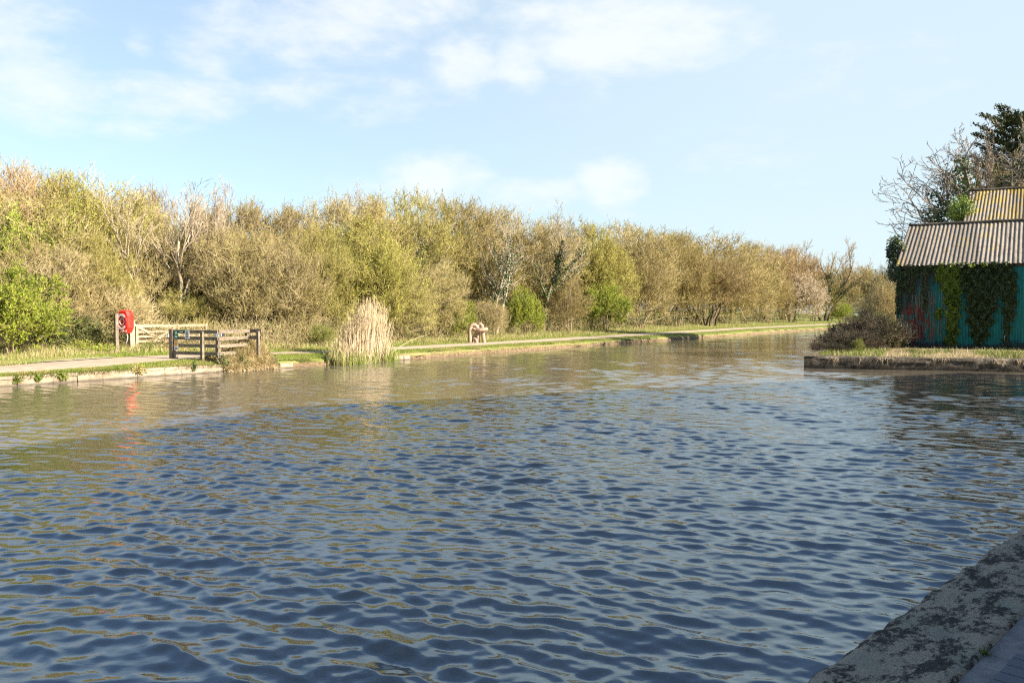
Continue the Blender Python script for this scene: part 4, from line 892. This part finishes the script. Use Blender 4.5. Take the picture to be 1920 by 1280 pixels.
mb = MB(); mb.tube(np.array([sp_(.36 + t, SD / 2 + rng.normal(0, .012), ridge + .02 + rng.normal(0, .008)) for t in np.linspace(0, SL - .3, 40)]), .075, 8); subpart('ridge_cap', mb, m_conc, rf, True)
mb = MB(); mb.beam(sp_(-.02, -.05, eave - .10), sp_(SL, -.05, eave - .10), .05, .12); part('fascia', mb, M['darkbark'], root)
m_dark = flat_mat('near_black', (.012, .012, .014)); mb = MB(); mb.beam(sp_(3.99, -.01, .4), sp_(3.99, -.01, eave - .2), .05, .10, e_); part('joint_strip', mb, m_dark, root)  # solid near-black bar along the joint of wall and sheet panel
mb = MB(); 
for (a, b_) in (((3.95, 1.08), (3.95, .86)), ((3.95, .86), (4.04, .86)), ((3.93, 1.1), (3.99, 1.1))): mb.beam(sp_(a[0], -.075, a[1]), sp_(b_[0], -.075, b_[1]), .012, .03, bk)
part('white_paint_mark', mb, m_white, root)
# rear shed
B0 = np.array([(1800 - 960) / F * 40.6, 40.6, 0.]); root = thing('rear_shed', B0 + np.array([0, 0, .5]), 'taller shed behind with mossy yellow corrugated roof', 'shed')
ez = z_at(425, 40.6); rz = z_at(358, 43.3, 1830); BL_, BD = 14., 6.8
def b2(u, v, z): return B0 + e_ * u + bk * v + np.array([0, 0, z])
mb = MB(); pa = b2(0, 0, ez); pb = b2(0, BD / 2, rz); sv = pb - pa; corr(mb, pa, e_, BL_, unit(sv), np.linalg.norm(sv), .015, .163, unit(np.cross(e_, sv)), .45, 6); rf = part('roof', mb, m_roof2, root, True)
mb = MB(); pa = b2(0, BD, ez); sv = b2(0, BD / 2, rz) - pa; corr(mb, pa, e_, BL_, unit(sv), np.linalg.norm(sv), .015, .163, unit(np.cross(sv, e_)), .45, 4); part('roof', mb, m_roof2, root, True)
mb = MB(); mb.tube(np.array([b2(.42 + t, BD / 2, rz + .02 + rng.normal(0, .01)) for t in np.linspace(0, BL_ - .5, 40)]), .08, 8); subpart('ridge_cap', mb, m_conc, rf, True)
mb = MB(); corr(mb, b2(.15, .15, .3), e_, BL_ - .3, ud, ez - .33, .014, .105, -bk, 0, 3, True); corr(mb, b2(.15, .15, .3), bk, BD - .3, ud, ez - .33, .014, .105, -e_, 0, 3, True); corr(mb, b2(BL_ - .15, .15, .3), bk, BD - .3, ud, ez - .33, .014, .105, e_, 0, 3, True)
mb.add([b2(.3, .15, ez - .05), b2(.3, BD - .15, ez - .05), b2(.5, BD / 2, rz - .12)], [[0, 1, 2]]); part('wall', mb, m_wall, root)

# ivy on the shed wall
def inpoly(P, poly):
    x, y = P[:, 0], P[:, 1]; c = np.zeros(len(P), bool); n = len(poly)
    for i in range(n):
        x1, y1 = poly[i]; x2, y2 = poly[(i + 1) % n]
        c ^= ((y1 > y) != (y2 > y)) & (x < (x2 - x1) * (y - y1) / (y2 - y1 + 1e-9) + x1)
    return c
def wuv(X, Y): return np.stack([(X - 105) / 1282 * 4.68, .46 + (980 - Y) / 840 * (eave - .46)], -1)
def ivy(polys, dens, mat, name, label, ls=.075, thick=.12, stems=60):
    pts = []
    for poly in polys:
        poly = np.array(poly, float); lo, hi = poly.min(0), poly.max(0); n = int((hi - lo).prod() * dens); Q = rng.uniform(lo, hi, (n, 2)); J = Q + rng.normal(0, 13, Q.shape) + 16 * np.c_[np.sin(Q[:, 1] * .05 + Q[:, 0] * .013), np.sin(Q[:, 0] * .06)]; pts.append(Q[inpoly(J, poly)])
    Q = np.vstack(pts); uvw = wuv(Q[:, 0], Q[:, 1]); n = len(Q); P = S0 + uvw[:, :1] * e_ + np.array([0, 0, 1.]) * (uvw[:, 1:] - S0[2]) - bk * (.04 + rng.uniform(0, thick, (n, 1)) * (.6 + .5 * np.sin(Q[:, :1] * .06) * np.sin(Q[:, 1:] * .05)))
    N = unit(-bk + rng.normal(0, .75, (n, 3)) + [0, 0, .45]); D = unit(np.array([0, 0, -1.]) + rng.normal(0, .95, (n, 3))); lz = ls * rng.uniform(.6, 1.25, n)
    base = S0 + e_ * uvw[:, 0].mean(); root = thing(name, base, label, 'ivy', 'ivy on the green shed wall'); mb = MB(); mb.leaves(P, N, D, lz, lz * .95); part('leaves', mb, mat, root)
    tw = MB(); k = rng.integers(0, n, stems); a = P[k].copy(); b_ = a + e_ * rng.normal(0, .06, (stems, 1)) - np.array([0, 0, 1.]) * rng.uniform(.3, 1.0, (stems, 1)); b_[:, 2] = np.maximum(b_[:, 2], .5); tw.prisms(a - (-bk) * .02, b_ - (-bk) * .0, .008, .008); part('stems', tw, M['darkbark'], root)
ivy([[(98, 138), (540, 138), (520, 215), (430, 235), (310, 225), (300, 330), (240, 420), (150, 400), (105, 330)], [(370, 200), (425, 200), (425, 560), (395, 600), (370, 420)], [(90, 300), (150, 300), (130, 640), (95, 640)]], .019, M['l_dark'], 'climbing_ivy', 'dark ivy fringe along the left top of the green shed wall', .09, .12, 140)
ivy([[(510, 138), (765, 138), (755, 500), (728, 700), (715, 950), (600, 980), (640, 760), (605, 420), (520, 300), (490, 230)], [(500, 560), (580, 590), (570, 670), (520, 660)]], .026, M['l_ivyy'], 'climbing_ivy', 'bright yellow-green ivy strip hanging down the middle of the shed wall', .10, .14, 40)  # sun-grazed look comes from the leaf colour on this shaded wall
ivy([[(735, 138), (1235, 138), (1225, 300), (1135, 410), (1085, 600), (1035, 760), (960, 965), (905, 900), (855, 780), (815, 560), (820, 400), (735, 390)]], .026, M['l_dark'], 'climbing_ivy', 'broad dark ivy curtain tapering down right of the yellow-green strip', .10, .17, 40)
ivy([[(1150, 138), (1255, 138), (1295, 360), (1285, 620), (1235, 700), (1215, 980), (1180, 980), (1185, 700), (1160, 450)]], .028, M['l_dark'], 'climbing_ivy', 'narrow dark ivy stem strip beside the bare green sheet panel', .085, .10, 40)
# bare climbing stems at the left of the wall
mb = MB(); n = 110; uu = rng.uniform(.02, 1.9, n) ** 1.0; zz = rng.uniform(.5, 2.6, n); a = S0 + uu[:, None] * e_ - bk * .035; a[:, 2] = zz; b_ = a + e_ * rng.normal(0, .06, (n, 1)); b_[:, 2] = zz + rng.uniform(.3, 1.0, n); mb.prisms(a, b_, .007, .005)
solo('bare_creeper', mb, M['midbark'], S0, 'leafless creeper stems over the red-stained left part of the shed wall', 'creeper')
# ivy mounds on the roofs
def mound(c, r, mat, name, label, n=1500, ls=.08):
    c = np.array(c); d = unit(rng.normal(0, 1, (n, 3))); P = c + d * np.array(r) * (rng.uniform(.35, 1, (n, 1)) ** .5) * (1 + .25 * np.sin(d[:, :1] * 5) * np.cos(d[:, 2:] * 4)); root = thing(name, c - [0, 0, r[2]], label, 'ivy', 'ivy on the shed roofs')
    mb = MB(); lz = ls * rng.uniform(.6, 1.3, n); mb.leaves(P, unit(d + rng.normal(0, .4, d.shape) + [0, 0, .3]), rng.normal(0, 1, d.shape) - [0, 0, .5], lz, lz * .9); part('leaves', mb, mat, root)
    tw = MB(); k = rng.integers(0, n, 40); tw.prisms(np.repeat((c - [0, 0, r[2]])[None], 40, 0), P[k], .012, .005); part('stems', tw, M['darkbark'], root)
mound(sp_(-.15, 1.6, eave + .75), (.20, .8, .62), M['l_dark'], 'roof_ivy', 'dark ivy climbing past the left end of the front shed roof', 1800)
mound(sp_(-.12, .6, eave - .2), (.22, .5, .5), M['l_dark'], 'roof_ivy', 'dark ivy at the left eave corner of the front shed', 900)
c = b2(.25, 1.7, (ez + rz) / 2 - .05); mound(c + np.array([-.25, 0, -.1]), (.55, .9, .85), M['l_ivyy'], 'roof_ivy', 'yellow-green ivy on the left verge of the mossy rear roof', 2400)
for (u, v) in ((2.35, 4.05), (3.15, 4.08)):
    pass
mound(sp_(2.75, -.2, eave - .12), (.16, .06, .07), M['l_ivyy'], 'roof_ivy', 'small sun-coloured ivy sprig under the eave, left of two', 70, .07)
mound(sp_(3.2, -.22, eave - .10), (.14, .06, .09), M['l_ivyy'], 'roof_ivy', 'small sun-coloured ivy sprig under the eave, right of two', 70, .07)

# wharf vegetation
mb = MB(); tw = MB(); n = 3600; u = rng.uniform(-.2, 9, n); P = S0 + u[:, None] * e_ - bk * (rng.uniform(.03, .7, (n, 1)) ** 1.4); P[:, 2] = Zp + .08 + rng.uniform(0, .42, n) * (.35 + .65 * (np.sin(u * 3.3) * np.sin(u * 1.7 + 1) * .5 + .5)) * np.clip(1.1 - ((S0 - P) @ bk) * 1.2, .15, 1)
lz = rng.uniform(.05, .11, n); mb.leaves(P, unit(rng.normal(0, .6, (n, 3)) - bk * .6 + [0, 0, .6]), rng.normal(0, 1, (n, 3)), lz, lz * .7); struct('wall_foot_weeds', mb, M['l_bramble'], kind='stuff')
mb = MB(); n = 5200; u = rng.uniform(.3, 16, n); v = .36 + rng.uniform(0, 1, n) ** 1.3 * 3.6; P = q0 + u[:, None] * pe + v[:, None] * pbk; keep = ((P - S0) @ bk < -.15) | ((P - S0) @ e_ < -.1); P = P[keep]; v = v[keep]; P[:, 2] = Zp + .16 * np.clip((v - .5) / 4, 0, 1) - .02
D = unit(rng.normal(0, .6, P.shape) + [0, 0, .8]); mb.blades(P, D, rng.uniform(.06, .26, len(P)), .006); struct('wharf_straw', mb, M['straw'], kind='stuff')
mb = MB(); n = 6500; u = rng.uniform(.4, 10, n); v = .45 + rng.uniform(0, 1, n) * 3.0; P = q0 + u[:, None] * pe + v[:, None] * pbk; k = (np.sin(u * 2.1) + np.sin(u * .9 + v) > .1) | (u < 2.6); P = P[k]; v = v[k]; P[:, 2] = Zp + .16 * np.clip((v - .5) / 4, 0, 1) - .02
keep = ((P - S0) @ bk < -.15) | ((P - S0) @ e_ < -.1); P = P[keep]; mb.blades(P, unit(rng.normal(0, .4, P.shape) + [0, 0, .9]), rng.uniform(.08, .26, len(P)), .008); struct('wharf_grass', mb, M['l_mid'], kind='stuff')
mb = MB(); n = 900; u = rng.uniform(.8, 14, n); cl2 = np.sin(u * 3.1) + np.sin(u * 7.3) > .35; u = u[cl2]; n = len(u); P = q0 + u[:, None] * pe + rng.uniform(-.01, .1, (n, 1)) * pbk; P[:, 2] = Zp; mb.blades(P, unit(rng.normal(0, .3, (n, 3)) - pbk * .5 - [0, 0, .7]), rng.uniform(.08, .36, n), .006); struct('hanging_straw', mb, M['straw'], kind='stuff')
def wharf(kind, name, xp, Yd, ytop, hw, label, cat, rot=None, z=.5, yfac=1., group='plants on the wharf'):
    P = np.array([(xp - 960) / F * Yd, Yd, z]); return plant(kind, name, P, max(z_at(ytop, Yd, xp) - z, .3), hw / F * Yd, label, cat, group, rot, yfac)
wharf('bm1', 'bramble_bush', 1640, 33.4, 586, 52, 'dark purplish bramble bush left of the green shed', 'bush')
wharf('bm1', 'bramble_bush', 1586, 32.2, 616, 46, 'lower dark bramble bush nearest the wharf tip', 'bush')
wharf('bm1', 'bramble_bush', 1600, 36.5, 602, 38, 'dark bramble bush behind the wharf tip, against the far canal', 'bush')
wharf('bm1', 'bramble_bush', 1556, 31.3, 640, 30, 'smallest sprawling bramble at the tip of the wharf', 'bush')
wharf('gn1', 'green_bush', 1664, 33.6, 585, 22, 'mid green leafy bush against the left corner of the shed', 'bush')
wharf('gn1', 'green_bush', 1608, 31.0, 634, 10, 'little bright green plant in front of the dark brambles', 'plant')
wharf('tn1', 'bare_shrub', 1655, 40, 525, 26, 'bare tan shrub showing behind the left edge of the shed', 'shrub')
wharf('ol2', 'willow_shrub', 1640, 52, 545, 40, 'olive shrub between the shed and the far end of the canal', 'shrub')
wharf('tn2', 'bare_shrub', 1690, 60, 500, 60, 'brown shrub behind the shed gable', 'shrub')
wharf('sy1', 'bare_sycamore', 1786, 47, 232, 165, 'spreading bare tree with ivied trunk behind the sheds', 'tree', rot=.6)
wharf('rt1', 'bare_tree', 1868, 46.0, 238, 66, 'leafless tree with pinkish sunlit twigs in front of the dark conifer', 'tree')
wharf('tn1', 'bare_shrub', 1905, 47, 300, 55, 'dense sunlit bare shrub above the mossy rear roof', 'shrub')

# dark conifer
def conifer():
    Yd = 54; P0 = np.array([(1904 - 960) / F * Yd, Yd, .5]); h = z_at(198, Yd, 1904) - .5; root = thing('conifer_tree', P0, 'dark evergreen conifer rising behind the sheds at the right edge', 'tree')
    tk = MB(); tk.tube(P0 + np.array([[0, 0, z] for z in np.linspace(-.2, h * .97, 12)]), np.linspace(.28, .03, 12), 8); part('trunk', tk, M['darkbark'], root)
    br = MB(); lf = MB()
    for i in range(230):
        t = rng.uniform(.28, 1); a = rng.uniform(0, 6.28); L = (1.12 - t) ** .6 * 7.0 * rng.uniform(.55, 1.1); p0 = P0 + [0, 0, h * t * .95]; d = np.array([math.cos(a), math.sin(a), .42]); p1 = p0 + unit(d) * L; P = curve_pts(p0, p1, np.array([0, 0, -.12 * L]), 6); br.prisms(P[:-1], P[1:], np.linspace(.05, .015, 5), np.linspace(.04, .01, 5), 4)
        n = int(190 * (.4 + L / 4)); s = rng.uniform(.25, 1.05, n) ** .8; q = P[0] + (P[-1] - P[0]) * s[:, None] + np.array([0, 0, -.12 * L]) * (2 * s * (1 - s))[:, None]; q += rng.normal(0, .15, (n, 3)) * np.array([1, 1, .5]) * (1.2 - .5 * s[:, None])
        lz = rng.uniform(.12, .26, n); lf.leaves(q, unit(rng.normal(0, .6, (n, 3)) + [0, 0, .8]), unit(d) + rng.normal(0, .5, (n, 3)) + [0, 0, .4], lz, lz * .4)
    part('branches', br, M['darkbark'], root); part('foliage', lf, M['l_conifer'], root)
conifer()

# ------------------------------------------------------------------ near quay (bottom right)
Zq = .40; Q0 = gp(1486, 1280, Zq); Q1 = gp(1920, 978, Zq); qd = unit(Q1 - Q0); qn = np.array([qd[1], -qd[0], 0])
def Qp(s, t, z): return Q0 + qd * s + qn * t + np.array([0, 0, z - Zq])
mb = MB(); s = np.r_[np.arange(-2.5, 6, .025), np.arange(6, 60, .25)]; prof = [(-.02, -1.2), (-.015, .0), (.0, .2), (-.005, .30), (.0, .345), (.015, .375), (.04, .392)] + [(t, .40) for t in np.arange(.07, .50, .024)] + [(.50, .36)]
rows = [np.array([Qp(x, t, z) for x in s]) for (t, z) in prof]; V = np.stack(rows, 1)
# rough weathered relief
sg, tg_ = np.meshgrid(s, [p[0] for p in prof], indexing='ij'); rel = np.zeros(sg.shape); r3 = np.random.default_rng(5)
for k in range(60):
    lam = math.exp(r3.uniform(math.log(.05), math.log(.6))); th = r3.uniform(0, 6.28); rel += .0035 * lam ** .8 * np.sin(2 * math.pi / lam * (math.cos(th) * sg + math.sin(th) * tg_) + r3.uniform(0, 6.28))
msk = np.array([0, 0, .3, .6, 1, 1.2, 1.2] + [1.] * (len(prof) - 8) + [0])[None]; V[..., 2] += rel * msk * .8; V -= (qn * (rel * .5 * np.array([0, 0, 1, 1, 1, 1, .8] + [0.] * (len(prof) - 7))[None])[..., None])
mb.grid(V.reshape(-1, 3), len(s), len(prof))
def coping_mat():
    m, T, b = new_mat('lichened_coping'); p = T.mapping(pos(T), (1, 1, 1), (0, 0, -math.atan2(qd[1], qd[0]))); ps = T.mapping(p, (1.0, 1.7, 1)); n1 = T.noise(ps, 4.5, 8, .68, .3); n2 = T.noise(ps, 22, 8, .72); n3 = T.noise(ps, 95, 4, .7); n4 = T.noise(T.mapping(p, (1, 1, 1), loc=(4, 2, 0)), 2.1, 5, .6)
    c = T.ramp(n3, [(.3, (.27, .22, .155)), (.55, (.43, .365, .265)), (.75, (.58, .51, .39))]); c = T.mix(T.math('MULTIPLY', T.smooth(n4, .5, .6), .8), c, (.33, .31, .235))
    blk = T.smooth(T.math('ADD', T.math('MULTIPLY', n1, .7), T.math('MULTIPLY', n2, .42)), .53, .61); c = T.mix(T.math('MULTIPLY', blk, .93), c, (.035, .034, .031))
    spk = T.smooth(T.noise(ps, 48, 3, .6), .66, .72); c = T.mix(T.math('MULTIPLY', spk, .6), c, (.62, .60, .55))
    T.l.new(c, b.inputs['Base Color']); b.inputs['Roughness'].default_value = .95; bump(T, b, T.math('ADD', n2, T.math('MULTIPLY', n3, .4)), .9, .02); return m
mq = coping_mat(); solo('quay_coping', mb, mq, Q0, 'rough stone quay coping blotched with black lichen in the bottom right corner', 'coping', True)
mb = MB(); a, b_, c, d = Qp(-4, .49, .385), Qp(60, .49, .385), Qp(60, 40, .385), Qp(-30, 40, .385); mb.add([a, b_, c, d, Qp(-30, -.01, .385), Qp(-2.5, -.01, .385)], [np.array([[0, 1, 2, 3]]), np.array([[0, 3, 4, 5]])]); mb.add([Qp(-30, -.01, -1.2), Qp(-2.5, -.01, -1.2), Qp(-2.5, -.01, .385), Qp(-30, -.01, .385)], [[0, 1, 2, 3]])
struct('quay_pavement', mb, noise_mat('quay_concrete', [(.3, (.17, .165, .155)), (.55, (.24, .23, .215)), (.75, (.31, .30, .28))], 14, 8, .95, .4, 60, .01))
Kp = gp(1907, 1220, .40); ks = (Kp - Q0) @ qd; kt = (Kp - Q0) @ qn
m, T, b = new_mat('blue_pavers'); p = T.mapping(pos(T), (1, 1, 1), (0, 0, -math.atan2(qd[1], qd[0]))); bt = T.new('ShaderNodeTexBrick'); T.l.new(p, bt.inputs[0]); bt.offset = .5
for k_, v_ in (('Scale', 1.), ('Mortar Size', .006), ('Brick Width', .105), ('Row Height', .21)): bt.inputs[k_].default_value = v_
bt.inputs['Color1'].default_value = (.15, .16, .18, 1); bt.inputs['Color2'].default_value = (.19, .20, .22, 1); bt.inputs['Mortar'].default_value = (.06, .06, .06, 1); n_ = T.noise(p, 60, 6, .7); c = T.mix(T.math('MULTIPLY', n_, .5), bt.outputs['Color'], (.10, .105, .12)); T.l.new(c, b.inputs['Base Color']); bump(T, b, T.math('SUBTRACT', T.math('MULTIPLY', n_, .3), bt.outputs['Fac']), .5, .006)
mb = MB(); mb.add([Qp(ks, kt, .392), Qp(ks, 6, .392), Qp(-4, 6, .392), Qp(-4, kt, .392)], [[3, 2, 1, 0]]); struct('brick_paving', mb, m)
# tuft in the joint
Pt = gp(1848, 1222, .40); mb = MB(); n = 70; mb.blades(Pt + np.c_[rng.normal(0, .016, n), rng.normal(0, .012, n), np.full(n, -.01)], unit(rng.normal(0, .6, (n, 3)) + [0, 0, .7]), rng.uniform(.015, .05, n), .0022); solo('grass_tuft', mb, M['l_mid'], Pt, 'tiny green grass tuft in the joint of the quay coping', 'grass tuft')

# ------------------------------------------------------------------ quayside warehouses behind the viewer (their shade lies on the water)
m_ware = noise_mat('rubble_stone', [(.3, (.20, .165, .125)), (.55, (.30, .25, .19)), (.75, (.38, .33, .26))], 5, 7, .95, .6, 9, .03); m_slate = noise_mat('slate', [(.3, (.10, .10, .115)), (.7, (.17, .17, .185))], 6, 5, .7, .3); m_glass = flat_mat('window_glass', (.03, .04, .05), .1)
def ware(a, b_, depth, h, label, nwin):
    a = np.array([*a, .385]); b_ = np.array([*b_, .385]); x = unit(b_ - a); n_ = np.array([x[1], -x[0], 0]); L = np.linalg.norm(b_ - a); root = thing('quay_warehouse', (a + b_) / 2, label, 'warehouse')
    mb = MB(); mb.box((a + b_) / 2 + n_ * depth / 2 + np.array([0, 0, h / 2]), (L, depth, h), (x, n_, (0, 0, 1))); part('wall', mb, m_ware, root)
    mb = MB(); A0 = a - x * .2 - n_ * .3 + [0, 0, h]; B0 = b_ + x * .2 - n_ * .3 + [0, 0, h]; A1 = a - x * .2 + n_ * (depth + .3) + [0, 0, h]; B1 = b_ + x * .2 + n_ * (depth + .3) + [0, 0, h]; rh = np.array([0, 0, depth * .12]); Rm0, Rm1 = (A0 + A1) / 2 + rh, (B0 + B1) / 2 + rh; o_ = np.array([0, 0, .02])
    mb.add([A0 + o_, B0 + o_, Rm1, Rm0, A1 + o_, B1 + o_], [np.array([[0, 1, 2, 3], [3, 2, 5, 4]]), np.array([[0, 3, 4], [1, 5, 2]])]); part('roof', mb, m_slate, root)
    for i in range(nwin):
        for z in (1.8, 4.6, 7.2):
            c = a + x * L * (i + .5) / nwin - n_ * .01 + np.array([0, 0, z]); mb = MB(); mb.box(c, (1.0, .06, 1.5), (x, n_, (0, 0, 1))); w_ = part('window', mb, m_white, root); mb = MB(); mb.box(c - n_ * .02, (.84, .06, 1.34), (x, n_, (0, 0, 1))); subpart('pane', mb, m_glass, w_)
HW = 9.0 - .385
ware((3.0, -6.0), (11.05, 8.3), 9, HW, 'stone quay warehouse behind the viewer, nearer of two', 5)
ware((11.2, 9.6), (31.5, 19.6), 9, HW, 'stone quay warehouse beyond the right edge of the view, farther of two', 7)
